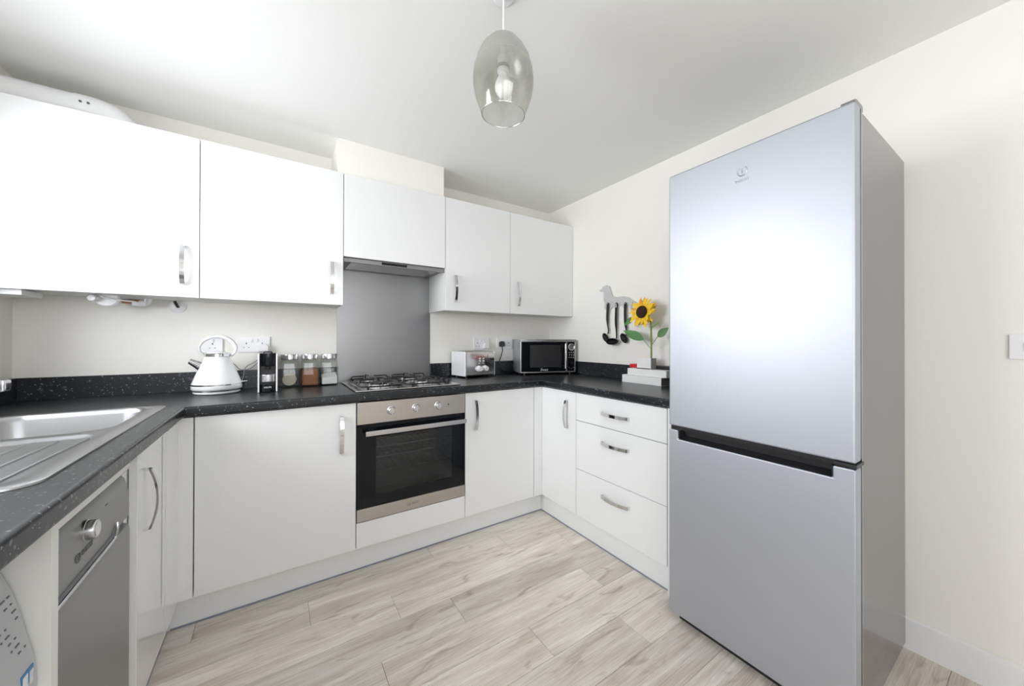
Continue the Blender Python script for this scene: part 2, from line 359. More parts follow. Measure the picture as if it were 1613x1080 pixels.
# window over the sink
bm = NB(); x0, x1 = XL-.09, XL-.03
for a in ((WY0, WY0+.055, WZ0, WZ1), (WY1-.055, WY1, WZ0, WZ1), (WY0, WY1, WZ0, WZ0+.055), (WY0, WY1, WZ1-.055, WZ1), (-.485, -.435, WZ0, WZ1)):
    box(bm, x0, x1, *a, bev=.004)
win = struct('window_1', bm, 'white')
obj('pane', B(XL-.064, XL-.058, WY0+.05, -.48, WZ0+.05, WZ1-.05), 'pane', win)
obj('pane', B(XL-.064, XL-.058, -.44, WY1-.05, WZ0+.05, WZ1-.05), 'pane', win)
obj('window_sill', B(XL-.03, XL+.03, WY0-.02, WY1+.02, WZ0-.02, WZ0, bev=.004), 'white', win)
bl = thing('venetian_blind', 'white venetian blind in the window over the sink, seen only as a reflection', 'blind', (XL-.012, (WY0+WY1)/2, WZ1-.03))
obj('head_rail', B(XL-.024, XL-.002, WY0+.01, WY1-.01, WZ1-.03, WZ1-.002, bev=.003), 'white', bl)
sm = None
for i in range(14):
    z = WZ1-.05-i*.034
    if sm is None:
        o = obj('slat', B(XL-.025, XL-.001, WY0+.015, WY1-.015, z-.0008, z+.0008), 'white', bl); sm = o
    else:
        o = sm.copy(); COL.objects.link(o); o.location = (0, 0, -i*.034)
# invented glazed door, out of view, lets the fill onto the right wall
bm = NB()
for a in ((GY0, GY0+.09, .0, GZ1), (GY1-.09, GY1, .0, GZ1), (GY0, GY1, .0, .12), (GY0, GY1, GZ1-.09, GZ1)):
    box(bm, XL-.09, XL-.03, *a, bev=.004)
gd = struct('added_door_1', bm, 'white')
obj('pane', B(XL-.064, XL-.058, GY0+.08, GY1-.08, .11, GZ1-.08), 'pane', gd)
bm = NB(); tube(bm, [(XL-.032, GY1-.05, 1.02), (XL+.015, GY1-.05, 1.02), (XL+.018, GY1-.17, 1.02)], .008, 10); obj('door_handle', bm, 'chrome', gd)
# unseen rear window, added to carry the fill from behind the camera
bm = NB()
for a in ((FX0, FX0+.06, FZ0, FZ1), (FX1-.06, FX1, FZ0, FZ1), (FX0, FX1, FZ0, FZ0+.06), (FX0, FX1, FZ1-.06, FZ1), (-.31, -.25, FZ0, FZ1)):
    box(bm, a[0], a[1], YF-.09, YF-.03, a[2], a[3], bev=.004)
win = struct('added_window_2', bm, 'white')
obj('pane', B(FX0+.05, -.30, YF-.064, YF-.058, FZ0+.05, FZ1-.05), 'pane', win)
obj('pane', B(-.26, FX1-.05, YF-.064, YF-.058, FZ0+.05, FZ1-.05), 'pane', win)
# boxed duct over the extractor
struct('trim_1', B(-.052, .575, .284, YB, 2.137, ZC), 'wall')
# skirtings
prof = [(0, 0), (0, .112), (-.006, .120), (-.014, .116), (-.016, .10), (-.016, 0)]
struct('baseboard_right', prism(NB(), [(XR+a, b) for a, b in prof], XZ, -1.05, YF), 'skirt')
struct('baseboard_left', prism(NB(), [(XL-a, b) for a, b in prof], XZ, -1.82, GY1+.005), 'skirt')
struct('baseboard_front', prism(NB(), [(YF-a, b) for a, b in prof], YZ, XL+.02, XR-.02), 'skirt')
# floor: vinyl planks laid along the back wall
fl = struct('floor', B(XL-T, XR+T, YF-T, YB+T, -.05, -.003), 'underlay')
PW, PL = .172, .99
OFF = {-3: .45, -2: -.30, -1: .10, 0: -.61, 1: -.213, 2: .109, 3: .331, 4: -.011, 5: .532, 6: .882, 7: .25, 8: .62, 9: -.1}
cache = {}
def plank(x0, x1, y0, y1):
    key = (round(x1-x0, 4), round(y1-y0, 4)); g = .0007
    if key not in cache:
        bm = B(g, key[0]-g, g, key[1]-g, -.004, 0, bev=.0007, seg=1)
        o = obj('plank', bm, 'plank', fl, local=True, smooth=False); cache[key] = o
    else:
        o = cache[key].copy(); COL.objects.link(o)
    o.location = (x0, y0, 0)
for r in range(-3, 20):
    y1 = .092-PW*r; y0 = y1-PW
    y1 = min(y1, YB); y0 = max(y0, YF)
    if y1-y0 < .02: continue
    off = OFF.get(r, (r*.377) % PL)
    x = off-PL*3
    while x < XR:
        a, b = max(x, XL), min(x+PL, XR)
        if b-a > .02: plank(a, b, y0, y1)
        x += PL

# ------------------------------------------------------------------ wall cabinets
UB, UT, UY = 1.389, 2.136, .264
def wall_cab(x0, x1, z0, z1, label, hx=None, by=.578):
    t = thing('wall_cabinet', label, 'cabinet', (x0, by, z0), group='white wall cabinets')
    bm = NB(); z0b = z0+.002
    box(bm, x0+.0015, x0+.018, UY+.020, by, z0b, z1); box(bm, x1-.018, x1-.0015, UY+.020, by, z0b, z1)
    box(bm, x0+.018, x1-.018, UY+.020, by, z1-.018, z1); box(bm, x0+.018, x1-.018, UY+.020, by, z0b+.004, z0b+.022)
    obj('carcass', bm, 'carcass', t)
    d = obj('cabinet_door', B(x0+.0015, x1-.0015, UY, UY+.018, z0, z1, bev=.0015), 'door', t)
    if hx is not None: bow(d, (hx, UY, 1.5365), (0, 0, 1), (0, -1, 0))
    return t
wall_cab(XL+.002, -.634, UB, UT, 'wide white boiler cupboard at the far left under the flue pipe', -.692)
wall_cab(-.634, -.0255, UB, UT, 'white wall cabinet left of the cooker hood, chrome handle at its lower right', -.083)
wall_cab(-.0255, .5795, 1.666, UT, 'short white wall cabinet without a handle above the cooker hood')
wall_cab(.5795, 1.082, UB, UT, 'white wall cabinet just right of the cooker hood, handle on its left', .648)
wall_cab(1.082, XR-.003, UB, UT, 'white wall cabinet in the right corner above the microwave', 1.152)

# cooker hood
t = thing('cooker_hood', 'slim grey metal cooker hood under the short wall cabinet', 'hood', (.277, .57, 1.64))
obj('canopy', B(-.022, .576, .290, .574, 1.647, 1.6645, bev=.002), 'appl', t)
obj('front_strip', B(-.022, .576, .284, .292, 1.640, 1.6645, bev=.0015), 'appl', t)
obj('control_strip', B(.185, .335, .2815, .286, 1.645, 1.659, bev=.001), 'blackgloss', t)
obj('grease_filter', B(.02, .534, .315, .55, 1.643, 1.648, bev=.001), 'satin', t)
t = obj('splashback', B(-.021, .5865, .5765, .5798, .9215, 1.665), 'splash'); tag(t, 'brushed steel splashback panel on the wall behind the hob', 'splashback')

# boiler flue over the left cabinet
t = thing('flue_pipe', 'fat white boiler flue pipe lying on top of the far left cabinet', 'pipe', (-1.0, .42, 2.137))
obj('flue_tube', tube(NB(), [(XL+.001, .42, 2.213), (-1.06, .42, 2.213)], .053, 32), 'white', t)
obj('elbow', tube(NB(), bez([(-1.062, .42, 2.213), (-1.00, .42, 2.211), (-.955, .42, 2.196), (-.925, .42, 2.168), (-.912, .42, 2.138)], 6), .056, 32), 'white', t)
obj('collar', lathe(NB(), [(.0, 0), (.072, 0), (.072, .010), (.058, .014), (0, .014)], 32, (-.912, .42, 2.1365)), 'white', t)
for x in (-1.035, -1.012): obj('screw', lathe(NB(), [(0, -.003), (.005, -.003), (.005, 0), (0, 0)], 10, (x, .3635, 2.218), 'y'), 'grey', t)
# things below the boiler cupboard
t = thing('boiler_connection', 'white round boiler valve and bent white pipe peeping below the far left cabinet', 'pipe fitting', (-.96, .5, 1.36))
obj('valve_cap', lathe(NB(), [(0, 0), (.034, 0), (.040, .006), (.040, .026), (.034, .034), (0, .034)], 28, (-.975, .44, 1.362+.02), 'y'), 'white', t)
obj('valve_cap', lathe(NB(), [(0, -.022), (.012, -.022), (.016, -.016), (.016, .02), (0, .02)], 20, (-1.012, .43, 1.378), 'y'), 'enamel', t)
obj('copper_pipe', tube(NB(), [(-.94, .50, 1.375), (-.885, .50, 1.375)], .011, 14), 'gold', t)
obj('pipe_elbow', tube(NB(), bez([(-.905, .50, 1.368), (-.87, .50, 1.366), (-.855, .50, 1.375), (-.85, .50, 1.392)], 5), .013, 14), 'white', t)
obj('filling_tube', tube(NB(), bez([(-.99, .43, 1.389), (-.97, .425, 1.380), (-.93, .43, 1.374), (-.89, .45, 1.371), (-.868, .47, 1.357), (-.86, .48, 1.362), (-.858, .48, 1.389)], 5), .0035, 8), 'cord', t)
t = thing('cable_outlet', 'small round white cable outlet with black flex under the far left cabinet', 'cable outlet', (-.76, .575, 1.378))
obj('cover', lathe(NB(), [(0, -.012), (.022, -.012), (.034, -.004), (.034, 0), (0, 0)], 28, (-.760, .5795, 1.366), 'y'), 'white', t)
obj('flex', tube(NB(), bez([(-.757, .569, 1.362), (-.760, .556, 1.370), (-.768, .55, 1.391)], 4), .0065, 10), 'black', t)
t = obj('pelmet', B(XL+.005, -1.165, .30, .46, 1.368, 1.3905, bev=.003), 'white'); tag(t, 'short white board fixed under the far left cabinet by the left wall', 'board')

# ------------------------------------------------------------------ worktop
ZT, ZB = .920, .878
WE = -.022                       # front edge of the back run
WXL, WXR, WYE, WYR = -.638, 1.155, -1.75, -1.045
SX0, SX1, SY0, SY1 = -1.135, -.742, -.43, .035   # sink bowl opening
HX0, HX1, HY0, HY1 = .035, .55, .07, .50
wt = None
bm = NB(); N = .012
def slab(x0, x1, y0, y1): box(bm, x0, x1, y0, y1, ZB, ZT)
e = WXL-N
slab(XL+.001, e, WYE, SY0); slab(XL+.001, SX0, SY0, SY1); slab(SX1, e, SY0, SY1); slab(XL+.001, e, SY1, YB-.001)
f = WE+N
slab(e, HX0, f, YB-.001); slab(HX0, HX1, f, HY0); slab(HX0, HX1, HY1, YB-.001); slab(HX1, WXR+N, f, YB-.001)
slab(WXR+N, XR-.001, WYR, YB-.001)
# rounded nosing swept along the front edge
path = [Vector((WXL, WYE)), Vector((WXL, WE)), Vector((WXR, WE)), Vector((WXR, WYR))]
inn = [Vector((-1, 0)), Vector((-1, 1)), Vector((1, 1)), Vector((1, 0))]
r_ = .009; prf = [(N, ZT)]
for k in range(6): a = PI/2*k/5; prf.append((r_-r_*math.sin(a), ZT-r_+r_*math.cos(a)))
for k in range(6): a = PI/2*k/5; prf.append((r_-r_*math.cos(a), ZB+r_-r_*math.sin(a)))
prf.append((N, ZB))
rows = []
for p, n in zip(path, inn): rows.append([bm.verts.new((p.x+n.x*d, p.y+n.y*d, z)) for d, z in prf])
for a, b in zip(rows, rows[1:]):
    for k in range(len(prf)-1): bm.faces.new((a[k], a[k+1], b[k+1], b[k]))
bm.faces.new(rows[0]); bm.faces.new(rows[-1])
me_wt = thing('worktop', 'black speckled laminate worktop running round three sides of the kitchen', 'worktop', (0, .58, ZB))
obj('worktop_surface', bm, 'worktop', me_wt, ang=30)
UZ = 1.022
bm = NB(); box(bm, XL+.0185, -.0215, YB-.018, YB-.0005, ZT, UZ, bev=.0015); obj('upstand', bm, 'worktop', me_wt)
bm = NB(); box(bm, .5870, XR-.0185, YB-.018, YB-.0005, ZT, UZ, bev=.0015); obj('upstand', bm, 'worktop', me_wt)
bm = NB(); box(bm, XL+.0005, XL+.018, WYE, YB-.0005, ZT, UZ, bev=.0015); obj('upstand', bm, 'worktop', me_wt)
bm = NB(); box(bm, XR-.018, XR-.0005, WYR, YB-.0005, ZT, UZ, bev=.0015); obj('upstand', bm, 'worktop', me_wt)

# ------------------------------------------------------------------ base cabinets
DB, DT, CY = .130, .872, .56
def carcass(t, x0, x1, y0, y1, z0=DB+.002, z1=ZB-.001, open_side=None):
    bm = NB(); th = .018
    box(bm, x0, x1, y0, y1, z0, z0+th)
    if open_side == 'y': box(bm, x0, x0+th, y0, y1, z0, z1); box(bm, x1-th, x1, y0, y1, z0, z1); box(bm, x0, x1, y1-.008, y1, z0, z1)
    else: box(bm, x0, x1, y0, y0+th, z0, z1); box(bm, x0, x1, y1-th, y1, z0, z1)
    return obj('carcass', bm, 'carcass', t)
t = thing('base_cabinet', 'white base cabinet left of the oven with a chrome bow handle', 'cabinet', (-.31, .3, DB))
carcass(t, -.613, -.002, .020, CY, open_side='y')
d = obj('cabinet_door', B(-.6125, -.0015, 0, .018, DB, DT, bev=.0015), 'door', t); bow(d, (-.068, 0, .7205), (0, 0, 1), (0, -1, 0), .180)
t = thing('base_cabinet', 'white base cabinet right of the oven below the toaster', 'cabinet', (.85, .3, DB))
carcass(t, .602, 1.107, .020, CY, open_side='y')
d = obj('cabinet_door', B(.6015, 1.1065, 0, .018, DB, DT, bev=.0015), 'door', t); bow(d, (.667, 0, .735), (0, 0, 1), (0, -1, 0), .180)
t = thing('oven_housing', 'white cabinet housing the oven with a plain strip below it', 'cabinet', (.3, .3, DB))
carcass(t, .0005, .5995, .030, CY, open_side='y')
obj('filler_panel', B(.0015, .5985, 0, .018, DB, .2585, bev=.0015), 'door', t)
t = thing('base_cabinet', 'narrow white base cabinet in the right corner beside the drawers', 'cabinet', (1.4, -.17, DB))
bm = NB(); box(bm, 1.196, 1.67, -.349, -.331, DB+.002, ZB-.001); box(bm, 1.196, 1.67, -.03, -.012, DB+.002, ZB-.001); box(bm, 1.196, 1.67, -.331, -.03, DB+.002, DB+.02)
obj('carcass', bm, 'carcass', t)
d = obj('cabinet_door', B(1.175, 1.193, -.3485, -.002, DB, DT, bev=.0015), 'door', t); bow(d, (1.175, -.268, .727), (0, 0, 1), (-1, 0, 0), .175)
t = thing('drawer_unit', 'white three-drawer base unit between the corner cabinet and the fridge', 'drawers', (1.4, -.665, DB))
bm = NB(); box(bm, 1.196, 1.67, -.981, -.963, DB+.002, ZB-.001); box(bm, 1.196, 1.67, -.369, -.351, DB+.002, ZB-.001); box(bm, 1.196, 1.67, -.963, -.369, DB+.002, DB+.02)
obj('carcass', bm, 'carcass', t)
for z0, z1, hz in ((.7065, DT, .784), (.4125, .7035, .618), (DB, .4095, .320)):
    d = obj('drawer', B(1.175, 1.193, -.980, -.3515, z0, z1, bev=.0015), 'door', t); bow(d, (1.175, -.664, hz), (0, 1, 0), (-1, 0, 0), .186)
t = obj('end_panel', B(1.175, 1.68, -1.003, -.984, 0, ZB-.001, bev=.001), 'door'); tag(t, 'white end panel between the drawers and the fridge', 'panel')
t = thing('base_cabinet', 'white base cabinet under the sink, curved handle bowing outwards', 'cabinet', (-1.0, -.36, DB))
bm = NB(); box(bm, -1.26, -.682, -.53, -.512, DB+.002, ZB-.001); box(bm, -1.26, -.682, -.24, -.222, DB+.002, .740); box(bm, -1.26, -.682, -.512, -.24, DB+.002, DB+.02)
obj('carcass', bm, 'carcass', t)
d = obj('cabinet_door', B(-.679, -.661, -.528, -.2065, DB, DT, bev=.0015), 'door', t); bow(d, (-.661, -.462, .712), (0, 0, 1), (1, 0, 0), .180)
# corner posts
L = [(-.661, -.2035), (-.661, .0), (-.616, .0), (-.616, .018), (-.679, .018), (-.679, -.2035)]
t = obj('corner_post', prism(NB(), L, XY, DB, DT), 'door', smooth=False); tag(t, 'white corner post where the sink run meets the back run', 'corner post')
L = [(1.1105, .0), (1.1935, .0), (1.1935, .018), (1.1105, .018)]
t = obj('corner_post', prism(NB(), L, XY, DB, DT), 'door', smooth=False); tag(t, 'narrow white corner post where the drawer run meets the back run', 'corner post')
# plinths
def plinth(name, bmm, bms, label):
    t = thing(name, label, 'plinth', (0, 0, 0)); obj('plinth_board', bmm, 'plinth', t); obj('sealing_strip', bms, 'seal', t)
plinth('plinth', B(-.70, 1.2045, .046, .061, .0005, .137), B(-.69, 1.200, .0415, .046, .0005, .006), 'long white plinth under the oven and the back run of units')
plinth('plinth', B(1.205, 1.220, -1.003, .0455, .0005, .137), B(1.2005, 1.205, -1.0, .041, .0005, .006), 'white plinth under the drawers on the right')
plinth('plinth', B(-.717, -.702, -.528, .0455, .0005, .129), B(-.7015, -.6985, -.528, .041, .0005, .006), 'white plinth under the sink cabinet on the left')

# ------------------------------------------------------------------ oven
def indesit_badge(t, c, xa, ya, h, m, local=False, stacked=False):
    xa, ya = Vector(xa), Vector(ya); c = Vector(c)
    n = xa.cross(ya)
    def ring(o, r):
        bm = NB(); pts = [o+(xa*math.cos(a)+ya*math.sin(a))*r for a in [R(d) for d in range(-230, 51, 20)]]
        tube(bm, pts, r*.13, 6); box2(bm, o, r); return bm
    def box2(bm, o, r):
        tube(bm, [o-ya*r*.45, o+ya*r*.25], r*.15, 6); tube(bm, [o+ya*r*.45, o+ya*r*.62], r*.15, 6)
    if stacked:
        obj('badge_ring', ring(c+ya*h*1.25, h*.75), m, t, local=local)
        text('badge_lettering', 'INDESIT', h*.62, m, t, frame(c-ya*h*.25, xa, ya), .0006, local)
    else:
        obj('badge_ring', ring(c-xa*h*2.9, h*.62), m, t, local=local)
        text('badge_lettering', 'INDESIT', h, m, t, frame(c+xa*h*.2, xa, ya), .0004, local)
t = thing('oven', 'built-in steel and black glass oven under the hob', 'oven', (.3, .28, .26))
bm = NB()
box(bm, .022, .578, .03, .55, .262, .274); box(bm, .022, .578, .03, .55, .85, .862); box(bm, .022, .034, .03, .55, .274, .85); box(bm, .566, .578, .03, .55, .274, .85); box(bm, .034, .566, .54, .55, .274, .85)
obj('cavity', bm, 'cavity', t)
obj('control_panel', B(.003, .597, -.004, .020, .7585, .871, bev=.002), 'steel', t)
obj('lower_trim', B(.003, .597, -.004, .018, .2625, .327, bev=.002), 'steel', t)
bm = NB(); box(bm, .003, .597, -.002, .018, .686, .756); box(bm, .003, .597, -.002, .018, .329, .385); box(bm, .003, .095, -.002, .018, .385, .686); box(bm, .520, .597, -.002, .018, .385, .686)
obj('door_frame', bm, 'blackgloss', t)
obj('door_glass', B(.095, .520, -.0018, .004, .385, .686), 'ovenpane', t)
bm = NB(); box(bm, .04, .56, .10, .52, .385, .3875)
obj('shelf', bm, 'cavity', t)
for z in (.46, .545, .60):
    bm = NB()
    tube(bm, [(.04, .12, z), (.56, .12, z)], .004, 6); tube(bm, [(.04, .5, z), (.56, .5, z)], .004, 6)
    for k in range(14): tube(bm, [(.06+k*.0369, .12, z), (.06+k*.0369, .5, z)], .0018, 5)
    obj('shelf', bm, 'satin', t)
bm = NB(); box(bm, .036, .586, -.053, -.041, .706, .730, bev=.002); box(bm, .06, .08, -.045, -.002, .710, .726); box(bm, .542, .562, -.045, -.002, .710, .726)
obj('handle', bm, 'satin', t)
for x in (.170, .302, .430):
    k = obj('knob', lathe(NB(), [(.0235, 0), (.0235, -.003), (.019, -.005), (.017, -.020), (.015, -.022), (0, -.022)], 28, (x, -.004, .817), 'y'), 'satin', t)
    obj('grip', B(x-.0035, x+.0035, -.034, -.024, .799, .835, bev=.0015), 'chrome', k)
obj('indicator_light', lathe(NB(), [(0, -.002), (.0045, -.002), (.0045, 0), (0, 0)], 14, (.492, -.0042, .818), 'y'), 'black', t)
indesit_badge(t, (.30, -.0045, .295), (1, 0, 0), (0, 0, 1), .012, 'grey')

# ------------------------------------------------------------------ hob
t = thing('gas_hob', 'steel four-burner gas hob with black pan supports on the worktop', 'hob', (.292, .29, ZT))
obj('hob_plate', B(.002, .583, .030, .545, ZT+.0005, ZT+.009, bev=.0035, seg=3), 'hobsteel', t)
HZ = ZT+.009
burn = [(.140, .155, .052), (.140, .410, .038), (.385, .155, .032), (.385, .410, .045)]
for x, y, r in burn:
    b = obj('burner', lathe(NB(), [(r+.028, 0), (r+.024, .004), (r+.006, .005), (r, .016), (r*.9, .018), (0, .018)], 32, (x, y, HZ)), 'chrome', t)
    obj('burner_cap', lathe(NB(), [(0, .0185), (r*.86, .0185), (r*.88, .022), (r*.8, .026), (0, .027)], 32, (x, y, HZ)), 'iron', b)
def support(x0, x1, y0, y1, bs):
    bm = NB(); z = HZ+.040; rr = .0042; c = .03
    def rect(zz, i):
        p = []
        for cx, cy, a0 in ((x1-i-c, y1-i-c, 0), (x0+i+c, y1-i-c, 90), (x0+i+c, y0+i+c, 180), (x1-i-c, y0+i+c, 270)):
            for k in range(5): a = R(a0+k*22.5); p.append((cx+c*math.cos(a), cy+c*math.sin(a), zz))
        return p
    tube(bm, rect(HZ+.014, 0), rr, 8, closed=True)
    tube(bm, [(x0, (y0+y1)/2, HZ+.014), (x1, (y0+y1)/2, HZ+.014)], rr, 8)
    for bx, by, r in bs:
        for dx, dy in ((1, 0), (-1, 0), (0, 1), (0, -1)):
            ex = (x1 if dx > 0 else x0) if dx else bx
            if dy: ey = (y1 if dy > 0 else y0) if (by-(y0+y1)/2)*dy > 0 else (y0+y1)/2
            else: ey = by
            S = Vector((ex, ey, HZ+.014)); d = Vector((-dx, -dy, 0)); i = Vector((bx+dx*.028, by+dy*.028, z))
            tube(bm, bez([S, S+d*.004+Vector((0, 0, .018)), S+d*.014+Vector((0, 0, .026)), (S+d*.03).xy.to_3d()+Vector((0, 0, z)), i], 3), rr*.9, 7)
    for cx, cy in ((x0+.03, y0), (x1-.03, y0), (x0+.03, y1), (x1-.03, y1)): tube(bm, [(cx, cy, HZ), (cx, cy, HZ+.014)], .005, 8)
    obj('pan_support', bm, 'iron', t)
support(.035, .252, .050, .525, [burn[0], burn[1]])
support(.272, .489, .050, .525, [burn[2], burn[3]])
for y in (.13, .215, .30, .385):
    obj('knob', lathe(NB(), [(.020, 0), (.020, .003), (.016, .005), (.0145, .022), (.012, .024), (0, .024)], 24, (.537, y, HZ)), 'black', t)

# ------------------------------------------------------------------ sink and tap
t = thing('sink', 'stainless steel inset sink with a ribbed drainer at the left', 'sink', (-.95, -.45, ZT))
OX0, OX1, OY0, OY1 = -1.195, -.700, -.955, .062
z1 = ZT+.005
def rr(x0, x1, y0, y1, c, n=6, z=None):
    p = []
    for cx, cy, a0 in ((x1-c, y1-c, 0), (x0+c, y1-c, 90), (x0+c, y0+c, 180), (x1-c, y0+c, 270)):
        for k in range(n): a = R(a0+k*90/(n-1)); p.append((cx+c*math.cos(a), cy+c*math.sin(a)) if z is None else (cx+c*math.cos(a), cy+c*math.sin(a), z))
    return p
def loop_faces(bm, A, Bq):
    n = len(A)
    for i in range(n): bm.faces.new((A[i], A[(i+1) % n], Bq[(i+1) % n], Bq[i]))
bm = NB()
ro = lambda i, z, c=.05: [bm.verts.new(v) for v in rr(OX0+i, OX1-i, OY0+i, OY1-i, c, 6, z)]
a0, a1, a2 = ro(0, ZT+.0004), ro(.001, z1-.001), ro(.004, z1)
loop_faces(bm, a0, a1); loop_faces(bm, a1, a2)
# rim surface as a grid of strips with a hole for the bowl: bridge outer loop to bowl loop + drainer recess loop
bowl = [bm.verts.new(v) for v in rr(SX0, SX1, SY0, SY1-.002, .075, 6, z1+.001)]
def edges_of(vs): 
    out = []
    for i in range(len(vs)):
        e = bm.edges.get((vs[i], vs[(i+1) % len(vs)])) or bm.edges.new((vs[i], vs[(i+1) % len(vs)])); out.append(e)
    return out
DX0, DX1, DY0, DY1 = -1.165, -.742, -.925, -.475
drn = [bm.verts.new(v) for v in rr(DX0, DX1, DY0, DY1, .045, 6, z1)]
bmesh.ops.triangle_fill(bm, use_beauty=True, edges=edges_of(a2)+edges_of(bowl)+edges_of(drn))
for i_, (dz, c) in enumerate([(-.004, .045)]):
    d2 = [bm.verts.new(v) for v in rr(DX0+.006, DX1-.006, DY0+.006, DY1-.006, .040, 6, z1+dz)]
    loop_faces(bm, drn, d2); bmesh.ops.triangle_fill(bm, use_beauty=True, edges=edges_of(d2))
prev = bowl
for ins, z, c in ((.004, z1-.001, .072), (.010, ZT-.012, .070), (.020, ZT-.10, .065), (.034, ZT-.145, .060), (.060, ZT-.158, .045), (.14, ZT-.162, .03)):
    nx = [bm.verts.new(v) for v in rr(SX0+ins, SX1-ins, SY0+ins, SY1-.002-ins, c, 6, z)]
    loop_faces(bm, prev, nx); prev = nx
bm.faces.new(prev)
obj('sink_top', bm, 'sink', t, ang=50)
obj('waste', lathe(NB(), [(0, 0), (.04, 0), (.042, .003), (.03, .002), (0, .001)], 28, (-.94, -.2, ZT-.162)), 'chrome', t)
for k in range(8):
    x = -1.12+k*.050
    bm = NB(); tube(bm, [(x, -.90, z1-.0035), (x+.004*(k-4), -.52, z1-.0035)], .0035, 8); obj('drainer_rib', bm, 'sink', t)
t = thing('kitchen_tap', 'chrome mixer tap whose spout end shows at the left picture edge', 'tap', (-1.21, -.34, ZT))
obj('tap_body', lathe(NB(), [(0, 0), (.026, 0), (.026, .006), (.021, .010), (.021, .11), (.017, .12), (0, .12)], 28, (-1.225, -.36, ZT+.005)), 'chrome', t)
obj('spout', tube(NB(), bez([(-1.225, -.36, ZT+.10), (-1.21, -.35, ZT+.145), (-1.13, -.30, ZT+.150), (-1.03, -.25, ZT+.140), (-1.012, -.241, ZT+.140)], 5), .012, 14), 'chrome', t)
obj('spout_end', B(-1.022, -.995, -.262, -.222, ZT+.118, ZT+.152, bev=.005), 'chrome', t)
obj('lever', B(-1.232, -1.218, -.42, -.34, ZT+.125, ZT+.137, bev=.003), 'chrome', t)

# ------------------------------------------------------------------ dishwasher, washing machine, panels (left run)
t = obj('end_panel', B(-1.28, -.656, -1.027, -1.002, 0, ZB-.001, bev=.001), 'carcass'); tag(t, 'upright white side panel between the washing machine and the dishwasher', 'panel')
t = obj('end_panel', B(-1.28, -.682, -.570, -.533, 0, ZB-.001, bev=.001), 'carcass'); tag(t, 'white side panel between the dishwasher and the sink cabinet', 'panel')
t = obj('fascia_rail', B(-.683, -.667, -1.0, -.572, .8395, ZB-.001, bev=.001), 'carcass'); tag(t, 'thin white rail above the dishwasher under the worktop edge', 'rail')
t = obj('end_panel', B(-1.28, -.66, -1.74, -1.715, 0, ZB-.001, bev=.001), 'carcass'); tag(t, 'white end panel carrying the near end of the worktop, out of view', 'panel')
t = thing('dishwasher', 'slim silver dishwasher with a round dial under the drainer', 'dishwasher', (-.95, -.787, 0))
y0, y1 = -.998, -.575
obj('body', B(-1.25, -.70, y0+.002, y1-.002, .02, .830), 'appl', t)
con = obj('control_panel', prism(NB(), [(-.699, .833), (-.690, .8335), (-.676, .815), (-.669, .785), (-.6665, .74), (-.667, .713), (-.699, .713)], lambda u, v, s: (u, s, v), y0, y1), 'appl', t)
# door with handle ledge swept up at its right end
def ledge(z): return z
bm = prism(NB(), [(-.699, .10), (-.667, .10), (-.6655, .15), (-.6655, .675), (-.669, .690), (-.680, .694), (-.699, .694)], lambda u, v, s: (u, s, v), y0, y1)
dd = obj('dishwasher_door', bm, 'appl', t)
pth = bez([(-.663, y0+.001, .700), (-.663, -.72, .700), (-.663, -.695, .703), (-.664, -.675, .715), (-.666, -.668, .730)], 6)
obj('handle_edge', tube(NB(), pth, .0032, 8), 'satin', dd)
pth2 = bez([(-.669, y0+.001, .708), (-.669, -.72, .708), (-.669, -.70, .712), (-.670, -.682, .726)], 6)
obj('handle_recess', tube(NB(), pth2, .0065, 8), 'grey', dd)
obj('recess_liner', B(-.699, -.6775, y0, y1, .6925, .713), 'grey', dd)
obj('base_panel', B(-.70, -.69, y0, y1, .001, .097), 'appl', t)
obj('gap_shade', B(-.70, -.672, y0, y1, .8338, .8392), 'black', t)  # solid black strip paints the shade of the gap below the rail
k = obj('dial', lathe(NB(), [(.0225, 0), (.0225, .003), (.0205, .004), (.020, .015), (.018, .018), (0, .018)], 32, (-.6715, -.838, .783), 'x'), 'satin', t)
obj('dial_face', lathe(NB(), [(0, .0182), (.015, .0182), (.015, .0192), (0, .0192)], 28, (-.6715, -.838, .783), 'x'), 'lightprint', k)
indesit_badge(t, (-.6662, -.845, .748), (0, 1, 0), (0, 0, 1), .015, 'grey')
for i, (y, z, w_) in enumerate(((-.966, .792, .020), (-.966, .778, .012), (-.966, .770, .016), (-.966, .762, .012), (-.966, .754, .016), (-.72, .795, .014), (-.72, .782, .006), (-.72, .770, .006))):
    obj('printed_mark', B(-.6685-(z-.74)*.05, -.6672-(z-.74)*.05, y-w_/2, y+w_/2, z-.001, z+.001), 'grey', t)
t = thing('washing_machine', 'light grey washing machine fascia at the bottom left picture edge', 'washing machine', (-.98, -1.34, 0))
y0, y1 = -1.635, -1.036
obj('body', B(-1.25, -.735, y0, y1, .01, .850, bev=.004), 'white', t)
WP = [(-.735, .848), (-.722, .846), (-.712, .825), (-.702, .795), (-.694, .771), (-.686, .736), (-.679, .695), (-.672, .661), (-.6695, .627), (-.668, .605), (-.690, .596), (-.735, .596)]
obj('fascia', prism(NB(), WP, lambda u, v, s: (u, s, v), y0, y1), 'appl_light', t)
obj('front_panel', B(-.735, -.700, y0, y1, .012, .594, bev=.004), 'white', t)
def wx(z):
    for a, b in zip(WP[1:], WP[2:]):
        if b[1] <= z <= a[1]: return a[0]+(b[0]-a[0])*(a[1]-z)/(a[1]-b[1])
    return -.70
